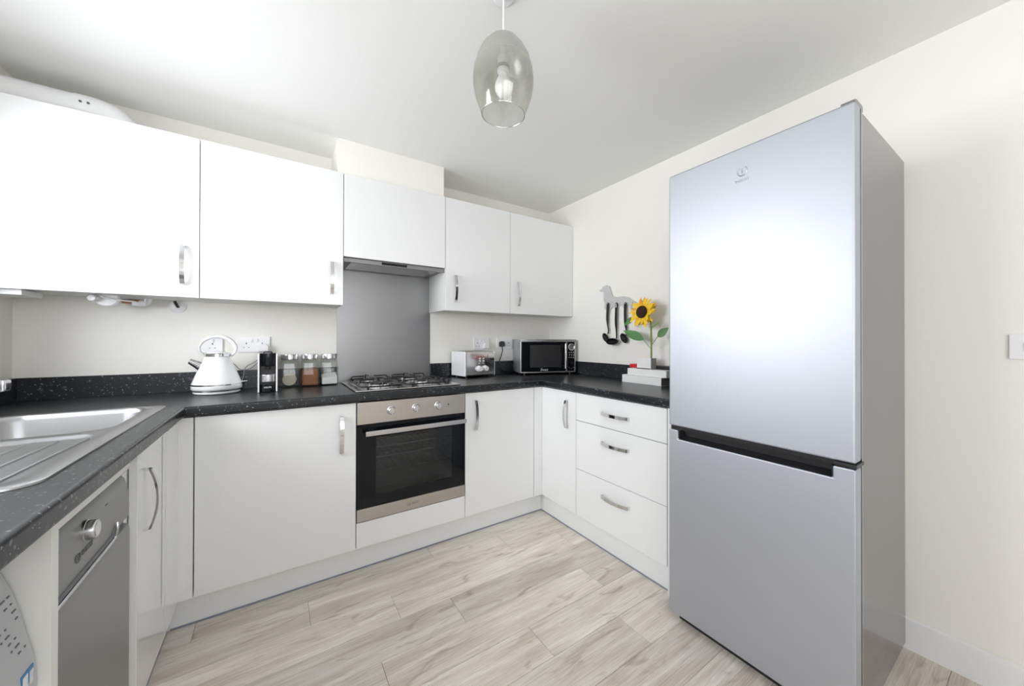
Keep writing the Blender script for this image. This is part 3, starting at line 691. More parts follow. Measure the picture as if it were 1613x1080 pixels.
for i in range(9):
    for j in range(4):
        y = -1.050-j*.015; z = .785-i*.0125
        w_ = (.010, .003, .006)[(i*2+j) % 3]
        if (i*5+j*3) % 7 in (0, 2, 4): continue
        obj('printed_mark', B(wx(z)-.002, wx(z)+.0012, y-w_/2, y+w_/2, z-.0013, z+.0013), 'grey', t)
s = obj('energy_sticker', B(-.676, -.6695, -1.078, -1.043, .614, .650, bev=.0004), 'blue', t, label='blue and white energy sticker')
obj('sticker_field', B(-.6735, -.6688, -1.075, -1.062, .618, .646), 'white', s); obj('sticker_field', B(-.6735, -.6688, -1.056, -1.046, .622, .644), 'lightprint', s)
obj('porthole', lathe(NB(), [(.19, 0), (.19, .012), (.165, .022), (.13, .022), (.12, .006), (0, .004)], 40, (-.700, -1.335, .36), 'x'), 'chrome', t)

# ------------------------------------------------------------------ fridge freezer
t = thing('fridge_freezer', 'tall silver fridge freezer standing right of the drawers', 'fridge', (1.36, -1.382, 0))
fy0, fy1 = -1.688, -1.077
FX = 1.048
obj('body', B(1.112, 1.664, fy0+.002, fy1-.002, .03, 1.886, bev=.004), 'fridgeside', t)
obj('gasket', B(1.100, 1.113, fy0+.012, fy1-.012, .05, 1.878), 'black', t)
obj('base', B(1.095, 1.64, fy0+.02, fy1-.02, .0005, .03), 'black', t)
obj('upper_door', B(FX, 1.101, fy0, fy1, .8325, 1.892, bev=.007, seg=3), 'fridge', t)
n0, n1, nz = -1.634, -1.119, .780
out = [(fy0, .047), (fy1, .047), (fy1, .816), (n1, .816), (n1, nz), (n0, nz), (n0, .816), (fy0, .816)]
obj('lower_door', prism(NB(), out, YZ, FX, 1.101, bev=.005), 'fridge', t)
bm = NB(); box(bm, 1.085, 1.0985, n0+.001, n1-.001, nz+.001, .822); prism(bm, [(FX+.003, nz-.0005), (1.085, nz+.001), (1.085, nz+.012), (FX+.010, nz+.004)], lambda u, v, s: (u, s, v), n0+.001, n1-.001)
box(bm, FX+.006, 1.085, n0+.0005, n0+.004, nz, .814); box(bm, FX+.006, 1.085, n1-.004, n1-.0005, nz, .814)
obj('handle_recess', bm, 'black', t)
obj('handle_recess', B(FX+.010, 1.098, fy0+.006, fy1-.006, .8175, .8310), 'black', t)
obj('hinge', B(FX-.002, 1.03+.09, fy0-.0025, fy0+.05, .819, .830, bev=.002), 'black', t)
obj('hinge_cover', prism(NB(), [(1.055, 1.8925), (1.060, 1.902), (1.075, 1.907), (1.128, 1.907), (1.135, 1.900), (1.136, 1.887), (1.11, 1.887)], lambda u, v, s: (u, s, v), fy0+.002, fy0+.036, bev=.002), 'appl', t)
obj('side_trim', B(1.108, 1.1135, fy0-.0005, fy0+.004, .04, 1.890), 'satin', t)
indesit_badge(t, (FX-.0006, -1.376, 1.776), (0, -1, 0), (0, 0, 1), .022, 'embos', stacked=True)

# ------------------------------------------------------------------ sockets and switches
def socket(x0, x1, z0, z1, label, double=True, holes=True, grp=None):
    t = thing('wall_socket', label, 'socket', ((x0+x1)/2, YB, z0))
    obj('face_plate', B(x0, x1, YB-.010, YB-.0004, z0, z1, bev=.003), 'white', t)
    cx = (x0+x1)/2; zc = (z0+z1)/2; us = [cx-.036, cx+.036] if double else [cx]
    for u in us:
        bm = NB()
        if holes:
            box(bm, u-.0025, u+.0025, YB-.0108, YB-.009, zc+.0, zc+.009)
            for s in (-1, 1): box(bm, u+s*.011-.003, u+s*.011+.003, YB-.0108, YB-.009, zc-.020, zc-.016)
            obj('pin_holes', bm, 'grey', t)
        obj('rocker_switch', B((cx+(u-cx)*.35 if double else u)-.005, (cx+(u-cx)*.35 if double else u)+.005, YB-.0145, YB-.009, zc+.012, zc+.030, bev=.0015), 'white', t)
    return t
socket(-.664, -.577, 1.122, 1.209, 'single white socket on the wall seen through the kettle handle', False)
socket(-.512, -.366, 1.122, 1.213, 'double white socket between the kettle and the coffee machine')
socket(.938, 1.075, 1.120, 1.211, 'double white socket above the toaster')
socket(1.146, 1.292, 1.120, 1.211, 'double white socket beside the microwave with a black plug in it')
t = thing('wall_switch', 'white double wall switch on the right wall at the picture edge', 'switch', (XR, -2.0, 1.17))
obj('face_plate', B(XR-.010, XR-.0004, -2.073, -1.928, 1.131, 1.214, bev=.003), 'white', t)
for y in (-1.972, -2.03): obj('rocker_switch', B(XR-.0145, XR-.009, y-.014, y+.014, 1.158, 1.186, bev=.002), 'white', t)

def plug(x, z, m, cable, label, name='power_plug'):
    t = thing(name, label, 'plug', (x, YB-.011, z))
    obj('plug_body', prism(NB(), [(-.022+x, -.022+z), (.022+x, -.022+z), (.022+x, .008+z), (.010+x, .022+z), (-.010+x, .022+z), (-.022+x, .008+z)][::-1], XZ, YB-.040, YB-.0112, bev=.004), m, t)
    obj('cable', tube(NB(), bez(cable, 6), .0036, 8), m, t)
plug(1.183, 1.163, 'black', [(1.183, .552, 1.142), (1.186, .55, 1.11), (1.172, .55, 1.06), (1.160, .55, 1.02), (1.18, .545, .955), (1.27, .55, .925), (1.33, .57-.01, .93)], 'black plug and cable in the socket beside the microwave')
plug(1.040, 1.150, 'white', [(1.040, .552, 1.13), (1.046, .55, 1.09), (1.056, .545, 1.03), (1.050, .54, .955), (1.0, .548, .9235)], 'white plug in the socket above the toaster')
plug(-.395, 1.148, 'white', [(-.395, .552, 1.13), (-.398, .55, 1.08), (-.40, .548, 1.0), (-.395, .552, .94), (-.385, .549, .93)], 'white plug behind the coffee machine')

# ------------------------------------------------------------------ kettle
KX, KY = -.585, .425
t = thing('kettle', 'white pyramid kettle with a big loop handle on the worktop', 'kettle', (KX, KY, ZT))
K = (KX, KY, ZT)
obj('power_base', lathe(NB(), [(0, .002), (.090, .002), (.094, .006), (.094, .014), (.090, .017), (0, .017)], 48, K), 'enamel', t)
for a in (40, 140, 220, 320): obj('foot', lathe(NB(), [(0, 0), (.006, 0), (.006, .003), (0, .003)], 10, (KX+.075*math.cos(R(a)), KY+.075*math.sin(R(a)), ZT+.0002)), 'black', t)
obj('kettle_body', lathe(NB(), [(0, .019), (.095, .019), (.1015, .026), (.1025, .042), (.101, .050), (.097, .062), (.086, .092), (.070, .132), (.056, .168), (.050, .186), (.048, .192), (0, .193)], 64, K), 'enamel', t, ang=60)
obj('chrome_band', lathe(NB(), [(.1005, .044), (.1035, .044), (.1035, .0505), (.1005, .0505)], 64, K), 'chrome', t)
obj('chrome_band', lathe(NB(), [(.092, .0165), (.099, .0165), (.100, .0205), (.092, .0205)], 64, K), 'chrome', t)
obj('collar', lathe(NB(), [(.046, .188), (.053, .188), (.053, .200), (.048, .204), (0, .205)], 48, K), 'chrome', t)
obj('lid', lathe(NB(), [(.046, .203), (.040, .209), (.012, .213), (.010, .214), (0, .215)], 40, K), 'enamel', t)
# loop handle in the plane of the spout
def kp(u, z, w_=0): return (KX+u*.985-w_*.17, KY+w_*.985+u*.17*0, ZT+z)
hp = bez([kp(-.054, .196), kp(-.068, .214), kp(-.068, .240), kp(-.052, .268), kp(-.020, .286), kp(.018, .288), kp(.052, .270), kp(.073, .240), kp(.074, .215), kp(.062, .195), kp(.054, .188)], 5)
nh = len(hp); bm = NB()
rings = []
for i, p in enumerate(hp):
    d = (hp[min(i+1, nh-1)]-hp[max(i-1, 0)]).normalized(); n = Vector((0, 1, 0)); b = d.cross(n)
    s_ = i/(nh-1); th = .0045+.0055*max(0, math.sin(PI*min(1, max(0, (s_-.22)/.68))))**.7
    rings.append([bm.verts.new(p+b*th*math.cos(q)+n*.0125*math.sin(q)) for q in [2*PI*k/12 for k in range(12)]])
for a, b in zip(rings, rings[1:]):
    for k in range(12): bm.faces.new((a[k], b[k], b[(k+1) % 12], a[(k+1) % 12]))
bm.faces.new(rings[0][::-1]); bm.faces.new(rings[-1])
hd = obj('handle', bm, 'enamel', t, ang=60)
obj('handle_end', tube(NB(), hp[:9], .0055, 10), 'satin', hd); obj('handle_end', tube(NB(), hp[-7:], .0055, 10), 'satin', hd)
bm = NB(); rings = []
for c, ry, rz in (((-.050, .128), .026, .030), ((-.080, .150), .019, .022), ((-.106, .166), .014, .015)):
    rings.append([bm.verts.new((KX+c[0]+.35*rz*math.sin(q), KY+ry*math.cos(q), ZT+c[1]+rz*.8*math.sin(q))) for q in [2*PI*k/20 for k in range(20)]])
for a, b in zip(rings, rings[1:]):
    for k in range(20): bm.faces.new((a[k], b[k], b[(k+1) % 20], a[(k+1) % 20]))
bm.faces.new(rings[0][::-1]); bm.faces.new(rings[-1])
obj('spout', bm, 'chrome', t, ang=50)
obj('power_cord', tube(NB(), bez([(-.60, .566-.01, .9245), (-.50, .552, .96), (-.478, .553, 1.035), (-.44, .550, 1.065), (-.41, .548, 1.088), (-.425, .55, 1.06), (-.46, .55, 1.03), (-.50, .552, 1.028), (-.53, .553, 1.06), (-.60, .555, 1.10), (-.62, .562, 1.125)], 6), .0026, 7), 'greycord', t)
obj('switch_lever', B(KX+.098, KX+.124, KY-.010, KY+.006, ZT+.052, ZT+.057, bev=.002), 'chrome', t)

# ------------------------------------------------------------------ coffee machine
t = thing('coffee_machine', 'slim black capsule coffee machine with white side panels beside the glass jars', 'coffee machine', (-.372, .42, ZT))
cx0, cx1, cy0, cy1 = -.4145, -.3295, .300, .545
for a, b in ((cx0, cx0+.008), (cx1-.008, cx1)): obj('side_panel', B(a, b, cy0+.004, cy1, ZT+.001, ZT+.200, bev=.003), 'enamel', t)
bm = NB(); box(bm, cx0+.008, cx1-.008, cy0+.062, cy1-.004, ZT+.004, ZT+.196, bev=.002); obj('body', bm, 'black', t)
cc = (cx0+cx1)/2
arc = [(cc+.0345*math.sin(a)*1.0, cy0+.030-.030*math.cos(a)) for a in [R(-90+i*15) for i in range(13)]]
obj('brew_head', prism(NB(), [(arc[-1][0], cy0+.075)]+arc[::-1]+[(arc[0][0], cy0+.075)], XY, ZT+.136, ZT+.203, bev=.002), 'blackgloss', t)
obj('coffee_outlet', lathe(NB(), [(0, 0), (.010, 0), (.012, .02), (0, .02)], 20, (cc, cy0+.03, ZT+.116)), 'black', t)
obj('drip_tray', prism(NB(), [(arc[-1][0], cy0+.060)]+arc[::-1]+[(arc[0][0], cy0+.060)], XY, ZT+.054, ZT+.092, bev=.002), 'satin', t)
obj('tray_base', prism(NB(), [(arc[-1][0], cy0+.060)]+arc[::-1]+[(arc[0][0], cy0+.060)], XY, ZT+.002, ZT+.042, bev=.002), 'blackgloss', t)
obj('water_tank', B(cx0+.012, cx1-.012, cy1-.03, cy1+.012, ZT+.03, ZT+.19, bev=.006), 'mwpane', t)
text('lettering', 'KRUPS', .011, 'lightprint', t, frame((cc, cy0-.0003, ZT+.026), (1, 0, 0), (0, 0, 1)))
bm = NB(); tube(bm, bez([(cc-.018, cy0+.02, ZT+.2035), (cc-.012, cy0+.016, ZT+.209), (cc+.012, cy0+.016, ZT+.209), (cc+.018, cy0+.02, ZT+.2035)], 4), .0035, 8); obj('lever', bm, 'black', t)

# ------------------------------------------------------------------ jars
jars = []
def jar(x0, label):
    t = thing('storage_jar', label, 'jar', (x0+.047, .503, ZT), group=None)
    w_ = .094; c = (x0+w_/2, .503)
    bm = NB()
    def sec(i, z, cr): return [bm.verts.new((c[0]+px, c[1]+py, ZT+z)) for px, py in rr(-w_/2+i, w_/2-i, -w_/2+i, w_/2-i, cr, 5)]
    rings = [sec(.006, .001, .014), sec(.001, .006, .016), sec(0, .020, .016), sec(0, .135, .018), sec(.003, .148, .022), sec(.007, .155, .036), sec(.008, .160, .0389)]
    inner = [sec(.0105, .160, .0360), sec(.0095, .154, .034), sec(.0055, .147, .020), sec(.003, .134, .015), sec(.003, .012, .013), sec(.008, .007, .010)]
    seq = rings+inner
    bm.faces.new(seq[0][::-1])
    for a, b in zip(seq, seq[1:]): loop_faces(bm, a, b)
    bm.faces.new(seq[-1])
    obj('jar_body', bm, 'jar', t, ang=50)
    obj('lid', lathe(NB(), [(0, .158), (.042, .158), (.0435, .160), (.0435, .186), (.0415, .189), (0, .190)], 40, (c[0], c[1], ZT)), 'chrome', t)
    return c
c1 = jar(-.319, 'square glass jar with steel lid holding round tea bags, leftmost of three')
c2 = jar(-.219, 'square glass jar with steel lid mostly full of brown sugar, middle of three')
c3 = jar(-.118, 'square glass jar with steel lid holding white sugar, beside the hob')
def heap(name, c, h, slope, m, label, cat):
    bm = NB(); n = 9; w_ = .0395; V = []
    for i in range(n):
        row = []
        for j in range(n):
            u, v = -1+2*i/(n-1), -1+2*j/(n-1)
            row.append(bm.verts.new((c[0]+u*w_, c[1]+v*w_, ZT+h+slope*(u*.4+v*.8)+random.uniform(-.0015, .0015))))
        V.append(row)
    for i in range(n-1):
        for j in range(n-1): bm.faces.new((V[i][j], V[i+1][j], V[i+1][j+1], V[i][j+1]))
    border = [V[i][0] for i in range(n)]+[V[-1][j] for j in range(1, n)]+[V[i][-1] for i in range(n-2, -1, -1)]+[V[0][j] for j in range(n-2, 0, -1)]
    low = [bm.verts.new((v.co.x, v.co.y, ZT+.009)) for v in border]; loop_faces(bm, border, low); bm.faces.new(low)
    o = obj(name, bm, m, ang=70); tag(o, label, cat, kind='stuff'); return o
heap('brown_sugar', c2, .100, .006, 'brown', 'brown sugar filling most of the middle jar', 'sugar')
heap('white_sugar', c3, .058, .012, 'sugar', 'white sugar heaped in the jar nearest the hob', 'sugar')
first = None
for i in range(5):
    if first is None:
        bm = lathe(NB(), [(0, -.0028), (.024, -.0028), (.032, -.0008), (.033, 0), (.032, .0008), (.024, .0028), (0, .0028)], 32)
        first = obj('tea_bag', bm, 'teabag', local=True); o = first
    else: o = first.copy(); COL.objects.link(o)
    if i == 0:
        o.location = (c1[0]-.002, c1[1]-.018, ZT+.0425); o.rotation_euler = (R(74), 0, 0)
        tag(o, 'round tea bag standing upright against the front of the left jar', 'tea bag', 'tea bags in the left jar')
    else:
        o.location = (c1[0]+(-1)**i*.004, c1[1]+.004, ZT+.0115+(i-1)*.0055) if i < 2 else (c1[0]+(-1)**i*.003, c1[1]+.002+i*.004, ZT+.0425); o.rotation_euler = (R(74), 0, 0) if i > 1 else (0, 0, 0)
        if i == 1: o.location = (c1[0]+.003, c1[1]+.031-.02+.012, ZT+.0425); o.rotation_euler = (R(80), 0, R(5))
        tag(o, 'round tea bag behind the front one in the left jar', 'tea bag', 'tea bags in the left jar')

# ------------------------------------------------------------------ toaster (own space: x along front, y into depth)
t = thing('toaster', 'white and chrome toaster with two round dials right of the hob', 'toaster', (.765, .36, ZT), R(8))
TW, TD, TH = .270, .186, .190
obj('side_cover', B(0, .012, 0, TD, .012, TH, bev=.006, seg=3), 'enamel', t, local=True)
obj('side_cover', B(TW-.012, TW, 0, TD, .012, TH, bev=.006, seg=3), 'enamel', t, local=True)
bm = NB(); box(bm, .012, TW-.012, .004, TD-.002, .016, TH-.003, bev=.004); obj('body', bm, 'chrome', t, local=True)
obj('top_plate', B(.014, TW-.014, .010, TD-.010, TH-.004, TH+.001, bev=.001), 'satin', t, local=True)
for y in (.045, .115): obj('bread_slot', B(.03, TW-.03, y, y+.028, TH-.002, TH+.0022), 'black', t, local=True)
fp = obj('front_panel', B(.010, TW-.010, -.003, .006, .020, TH-.012, bev=.003), 'chrome', t, local=True)
for x in (.118, .172):
    k = obj('dial', lathe(NB(), [(.023, 0), (.023, -.004), (.020, -.006), (.0185, -.024), (.016, -.027), (0, -.027)], 28, (x, -.003, .064), 'y'), 'white', t, local=True)
for j, z in enumerate((.102, .120, .138)):
    for x in (.126, .158):
        obj('button', B(x-.008, x+.008, -.0065, -.002, z-.0055, z+.0055, bev=.002), 'white' if j else 'satin', t, local=True)
obj('lever_slot', B(.196, .1985, -.0045, -.002, .06, .165), 'black', t, local=True)
obj('lever', B(.205, .245, -.020, -.001, .122, .140, bev=.004), 'black', t, local=True)
text('lettering', 'SWAN', .016, 'lightprint', t, frame((.072, -.0034, .150), (1, 0, 0), (0, 0, 1)), local=True)
for x in (.03, TW-.03):
    for y in (.03, TD-.03): obj('foot', lathe(NB(), [(0, 0), (.009, 0), (.008, .016), (0, .016)], 14, (x, y, .0003)), 'black', t, local=True)

# ------------------------------------------------------------------ microwave
t = thing('microwave', 'silver and black microwave oven in the right corner of the worktop', 'microwave', (1.222, .337, ZT), R(-18.6))
MW, MD, MH, mz = .462, .250, .280, .015
obj('body', B(0, MW, .012, MD, mz, MH, bev=.003), 'mwside', t, local=True)
bm = NB(); box(bm, 0, MW, 0, .014, MH-.020, MH, bev=.002); box(bm, 0, MW, 0, .014, mz, mz+.011, bev=.002); box(bm, 0, .007, 0, .014, mz, MH, bev=.002); box(bm, MW-.010, MW, 0, .014, mz, MH, bev=.002); box(bm, .378, .388, 0, .014, mz, MH, bev=.002)
obj('front_frame', bm, 'satin', t, local=True)
d = obj('microwave_door', B(.007, .377, -.006, .012, mz+.012, MH-.021, bev=.003), 'blackgloss', t, local=True)
obj('window_mesh', B(.075, .33, -.0068, -.005, mz+.045, MH-.045, bev=.001), 'black', d, local=True)
bm = NB(); tube(bm, [(.360, -.034, mz+.035), (.360, -.034, MH-.035)], .0075, 12); tube(bm, [(.360, -.034, mz+.055), (.360, -.004, mz+.055)], .005, 10); tube(bm, [(.360, -.034, MH-.055), (.360, -.004, MH-.055)], .005, 10)
obj('handle', bm, 'chrome', d, local=True)
cp = obj('control_panel', B(.389, .451, -.004, .012, mz+.012, MH-.021, bev=.002), 'blackgloss', t, local=True)
obj('display_ring', lathe(NB(), [(.020, 0), (.028, 0), (.028, -.006), (.0255, -.008), (.0215, -.006), (.020, 0)], 36, (.420, -.004, MH-.062), 'y'), 'chrome', cp, local=True)
obj('display', lathe(NB(), [(0, -.002), (.0205, -.002), (.0205, 0), (0, 0)], 32, (.420, -.004, MH-.062), 'y'), 'grey', cp, local=True)
for j in range(3):
    for i in range(3): obj('button', lathe(NB(), [(0, -.002), (.0048, -.002), (.0055, 0), (0, 0)], 14, (.402+i*.018+(j % 2)*.003, -.0042, MH-.105-j*.020), 'y'), 'satin', cp, local=True)
obj('dial', lathe(NB(), [(.016, 0), (.015, -.014), (.012, -.017), (0, -.017)], 28, (.420, -.004, mz+.070), 'y'), 'blackgloss', cp, local=True)
for x in (.402, .420, .438): obj('button', lathe(NB(), [(0, -.002), (.0048, -.002), (.0055, 0), (0, 0)], 14, (x, -.0042, mz+.038-(.006 if x == .420 else 0)), 'y'), 'satin', cp, local=True)
text('lettering', 'Swan', .030, 'lightprint', t, frame((.190, -.0073, mz+.026), (1, 0, 0), (0, 0, 1)), local=True, shear=.25)
for x in (.04, MW-.04):
    for y in (.03, MD-.03): obj('foot', lathe(NB(), [(0, 0), (.010, 0), (.009, mz+.001), (0, mz+.001)], 14, (x, y, .0003)), 'black', t, local=True)

# ------------------------------------------------------------------ dog hook rail and utensils
dog = [(-0.044, 1.574), (-0.073, 1.580), (-0.086, 1.596), (-0.119, 1.603), (-0.150, 1.590), (-0.161, 1.555), (-0.178, 1.518), (-0.215, 1.504), (-0.255, 1.505), (-0.289, 1.503), (-0.327, 1.493), (-0.365, 1.468), (-0.398, 1.450), (-0.391, 1.445), (-0.362, 1.458), (-0.352, 1.434), (-0.356, 1.405), (-0.341, 1.409), (-0.331, 1.433), (-0.306, 1.439), (-0.300, 1.422), (-0.280, 1.419), (-0.267, 1.440), (-0.221, 1.439), (-0.174, 1.436), (-0.156, 1.414), (-0.138, 1.425), (-0.113, 1.417), (-0.098, 1.432), (-0.101, 1.464), (-0.088, 1.498), (-0.092, 1.539), (-0.086, 1.557), (-0.057, 1.560)]
M['dog'] = mat('speckled_grey_metal', (.72, .72, .71, 1), .5, .1, bump=(220, .5, .001), var=.6)
t = thing('dog_hook_rail', 'speckled grey metal dog silhouette with hooks on the right wall', 'hook rail', (XR, -.2, 1.5))
obj('dog_plate', prism(NB(), dog, YZ, XR-.009, XR-.006), 'dog', t)
for y in (-.15, -.30): obj('spacer', tube(NB(), [(XR-.0065, y, 1.47), (XR-.0005, y, 1.47)], .004, 10), 'dog', t)
HOOK = ((-.143, 1.459), (-.225, 1.452), (-.306, 1.448))
for y, z in HOOK: obj('hook', tube(NB(), bez([(XR-.009, y, z+.004), (XR-.016, y, z-.003), (XR-.024, y, z-.001), (XR-.026, y, z+.008)], 4), .0022, 7), 'dog', t)
def utensil(name, label, cat, y, z, pts, build):
    t = thing(name, label, cat, (XR-.021, y, z))
    X = XR-.020
    hb = NB()
    P = [Vector((X, a, b)) for a, b in pts]
    # handle: grip end with a hanging hole, tapering to the neck
    q = bez(P, 6); n = len(q); rings = []
    for i, p in enumerate(q):
        s_ = i/(n-1); hw = .0118 if s_ < .45 else .0118-(.0062*min(1, (s_-.45)/.2)); hx = .0048
        dr = (q[min(i+1, n-1)]-q[max(i-1, 0)]).normalized(); nn = dr.cross(Vector((1, 0, 0)))
        if i == 0: hw *= .6
        rings.append([hb.verts.new(p+nn*hw*math.cos(k*PI/5)+Vector((1, 0, 0))*hx*math.sin(k*PI/5)) for k in range(10)])
    for a, b in zip(rings, rings[1:]):
        for k in range(10): hb.faces.new((a[k], b[k], b[(k+1) % 10], a[(k+1) % 10]))
    hb.faces.new(rings[0][::-1]); hb.faces.new(rings[-1])
    obj('handle', hb, 'nylon', t, ang=60)
    if name == 'ladle': obj('hanging_hole', B(X-.0056, X-.0035, y-.004, y+.004, z-.034, z-.008, bev=.001), 'lightprint', t, label='pale hanging slot')
    build(t, X); return t
def bowl_mesh(c, a, b, depth, tilt, wall=.002, seg=28):
    """oval scoop opening towards -x; a,b half sizes in y,z rotated by tilt"""
    bm = NB(); rings = []
    for sgn, off in ((1, 0), (0, wall)):
        prof = [(1.0-.0*sgn, 0), (.93, .35), (.78, .65), (.52, .88), (.25, .97)]
        for rr_, dd_ in (prof if sgn else prof[::-1]):
            k_ = rr_-(off/min(a, b)); rings.append([bm.verts.new((c[0]+dd_*depth*(1 if sgn else .93)+0, c[1]+k_*(a*math.cos(q)*math.cos(tilt)-b*math.sin(q)*math.sin(tilt)), c[2]+k_*(a*math.cos(q)*math.sin(tilt)+b*math.sin(q)*math.cos(tilt)))) for q in [2*PI*i/seg for i in range(seg)]])
    rings = rings[:5][::-1]+rings[5:][::-1]
    bm.faces.new(rings[0])
    for p, q in zip(rings, rings[1:]):
        for k in range(seg): bm.faces.new((p[k], q[k], q[(k+1) % seg], p[(k+1) % seg]))
    bm.faces.new(rings[-1][::-1]); return bm
utensil('serving_spoon', 'black plastic serving spoon, leftmost utensil hanging from the dog rail', 'spoon', -.143, 1.468,
        [(-.143, 1.470), (-.141, 1.42), (-.138, 1.36), (-.142, 1.31), (-.150, 1.265), (-.145, 1.24)],
        lambda t, X: obj('spoon_bowl', bowl_mesh((X-.006, -.124, 1.213), .024, .038, .012, R(-38)), 'nylon', t, ang=60))
utensil('ladle', 'black plastic ladle with a wide bowl, middle utensil on the dog rail', 'ladle', -.225, 1.462,
        [(-.225, 1.463), (-.223, 1.40), (-.221, 1.33), (-.225, 1.27), (-.228, 1.225), (-.226, 1.205)],
        lambda t, X: obj('ladle_bowl', bowl_mesh((X-.030, -.208, 1.184), .054, .024, .038, R(-4)), 'nylon', t, ang=60))
utensil('slotted_spoon', 'black plastic spoon, right-hand utensil on the dog rail beside the sunflower', 'spoon', -.306, 1.458,
        [(-.306, 1.458), (-.304, 1.40), (-.306, 1.33), (-.314, 1.275), (-.318, 1.245), (-.314, 1.225)],
        lambda t, X: obj('spoon_bowl', bowl_mesh((X-.004, -.296, 1.208), .026, .040, .012, R(-42)), 'nylon', t, ang=60))

# ------------------------------------------------------------------ white boards, red book, vase, sunflower
def slabthing(name, x0, x1, y0, y1, z0, z1, label, cat, front='bookw', side='bookw'):
    t = thing(name, label, cat, ((x0+x1)/2, (y0+y1)/2, z0))
    bm = NB(); box(bm, x0+.002, x1, y0+.002, y1-.002, z0+.003, z1-.003); obj('page_block', bm, 'bookw', t)
    obj('cover', B(x0, x1, y0, y1, z0+.0003, z0+.003, bev=.0008), front, t); obj('cover', B(x0, x1, y0, y1, z1-.003, z1, bev=.0008), front, t)
    obj('spine', B(x0-.0015, x0+.0022, y0, y1, z0+.0005, z1-.0002, bev=.0008), front, t)
    obj('book_end', B(x0+.004, x1-.001, y0-.0005, y0+.0025, z0+.003, z1-.003), side, t)
    return t
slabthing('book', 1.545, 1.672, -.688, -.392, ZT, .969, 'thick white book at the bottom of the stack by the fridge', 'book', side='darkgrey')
slabthing('book', 1.556, 1.672, -.715, -.428, .9695, 1.012, 'white book on top of the stack under the flower vase', 'book', side='bookw')
t = thing('book', 'small red and black book lying on the white books behind the vase', 'book', (1.64, -.56, 1.012))
obj('cover', B(1.612, 1.672, -.485, -.398, 1.0125, 1.036, bev=.001), 'red', t); obj('spine', B(1.614, 1.672, -.70, -.486, 1.0125, 1.034, bev=.001), 'black', t)
vz0, vz1 = 1.0125, 1.082
vx0, vx1, vy0, vy1 = 1.560, 1.612, -.603, -.498
t = thing('vase', 'square white vase holding the sunflower on the white books', 'vase', ((vx0+vx1)/2, (vy0+vy1)/2, vz0))
bm = NB(); box(bm, vx0, vx0+.006, vy0, vy1, vz0, vz1, bev=.001); box(bm, vx1-.006, vx1, vy0, vy1, vz0, vz1, bev=.001); box(bm, vx0+.006, vx1-.006, vy0, vy0+.006, vz0, vz1, bev=.001); box(bm, vx0+.006, vx1-.006, vy1-.006, vy1, vz0, vz1, bev=.001); box(bm, vx0, vx1, vy0, vy1, vz0, vz0+.006)
obj('vase_body', bm, 'vase', t)
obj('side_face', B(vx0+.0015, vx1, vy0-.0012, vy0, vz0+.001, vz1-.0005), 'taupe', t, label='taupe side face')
t = thing('sunflower', 'yellow sunflower with a dark brown centre standing in the white vase', 'flower', (1.588, -.585, 1.02))
SX = 1.588
obj('stem', tube(NB(), bez([(SX, -.585, 1.020), (SX, -.586, 1.10), (SX, -.586, 1.20), (SX, -.582, 1.29), (SX+.002, -.570, 1.335), (SX-.004, -.545, 1.362)], 6), [.0052]*31, 10), 'stem', t)
HC = Vector((SX-.024, -.533, 1.372)); HN = Vector((-.80, -.30, .10)).normalized(); HN = (Vector((-.335, -2.02, 1.19))-HC).normalized()*.75+Vector((-.50, .45, .20)); HN.normalize()
HU = Vector((0, 0, 1))-HN*HN.z; HU.normalize(); HR = HU.cross(HN)
def hp3(r, a, h): return HC+HR*(r*math.cos(a))+HU*(r*math.sin(a))+HN*h
bm = NB(); rings = []
for r, h in ((.038, -.004), (.040, .003), (.037, .009), (.027, .012), (.013, .009)):
    rings.append([bm.verts.new(hp3(r, 2*PI*k/28, h+.001*random.random())) for k in range(28)])
bm.faces.new(rings[0]); 
for p, q in zip(rings, rings[1:]):
    for k in range(28): bm.faces.new((p[k], q[k], q[(k+1) % 28], p[(k+1) % 28]))
bm.faces.new(rings[-1]); obj('seed_disc', bm, 'disc', t, ang=80)
for j in range(46):
    a = 2*PI*j/46+random.uniform(-.08, .08); lay = j % 2; L_ = random.uniform(.054, .078)*(1.0 if lay else .92); wd = random.uniform(.009, .013); sw = random.uniform(-.28, .28); cl = random.uniform(-.028, .018)
    bm = NB(); rows = []
    for s_, w_ in ((0, .45), (.3, .9), (.6, 1), (.85, .6), (1, .08)):
        c = hp3(.030+L_*s_, a+sw*s_, -.003-lay*.003+cl*s_*s_+.004*math.sin(PI*s_)); td = (-HR*math.sin(a)+HU*math.cos(a))
        rows.append([bm.verts.new(c-td*wd*w_+HN*.0015), bm.verts.new(c+HN*-.0008), bm.verts.new(c+td*wd*w_+HN*.0015), bm.verts.new(c-HN*.0016)])
    for p, q in zip(rows, rows[1:]):
        for k in range(4): bm.faces.new((p[k], q[k], q[(k+1) % 4], p[(k+1) % 4]))
    bm.faces.new(rows[0][::-1]); bm.faces.new(rows[-1])
    obj('petal', bm, 'petal2' if j % 5 == 0 else 'petal', t, ang=60)
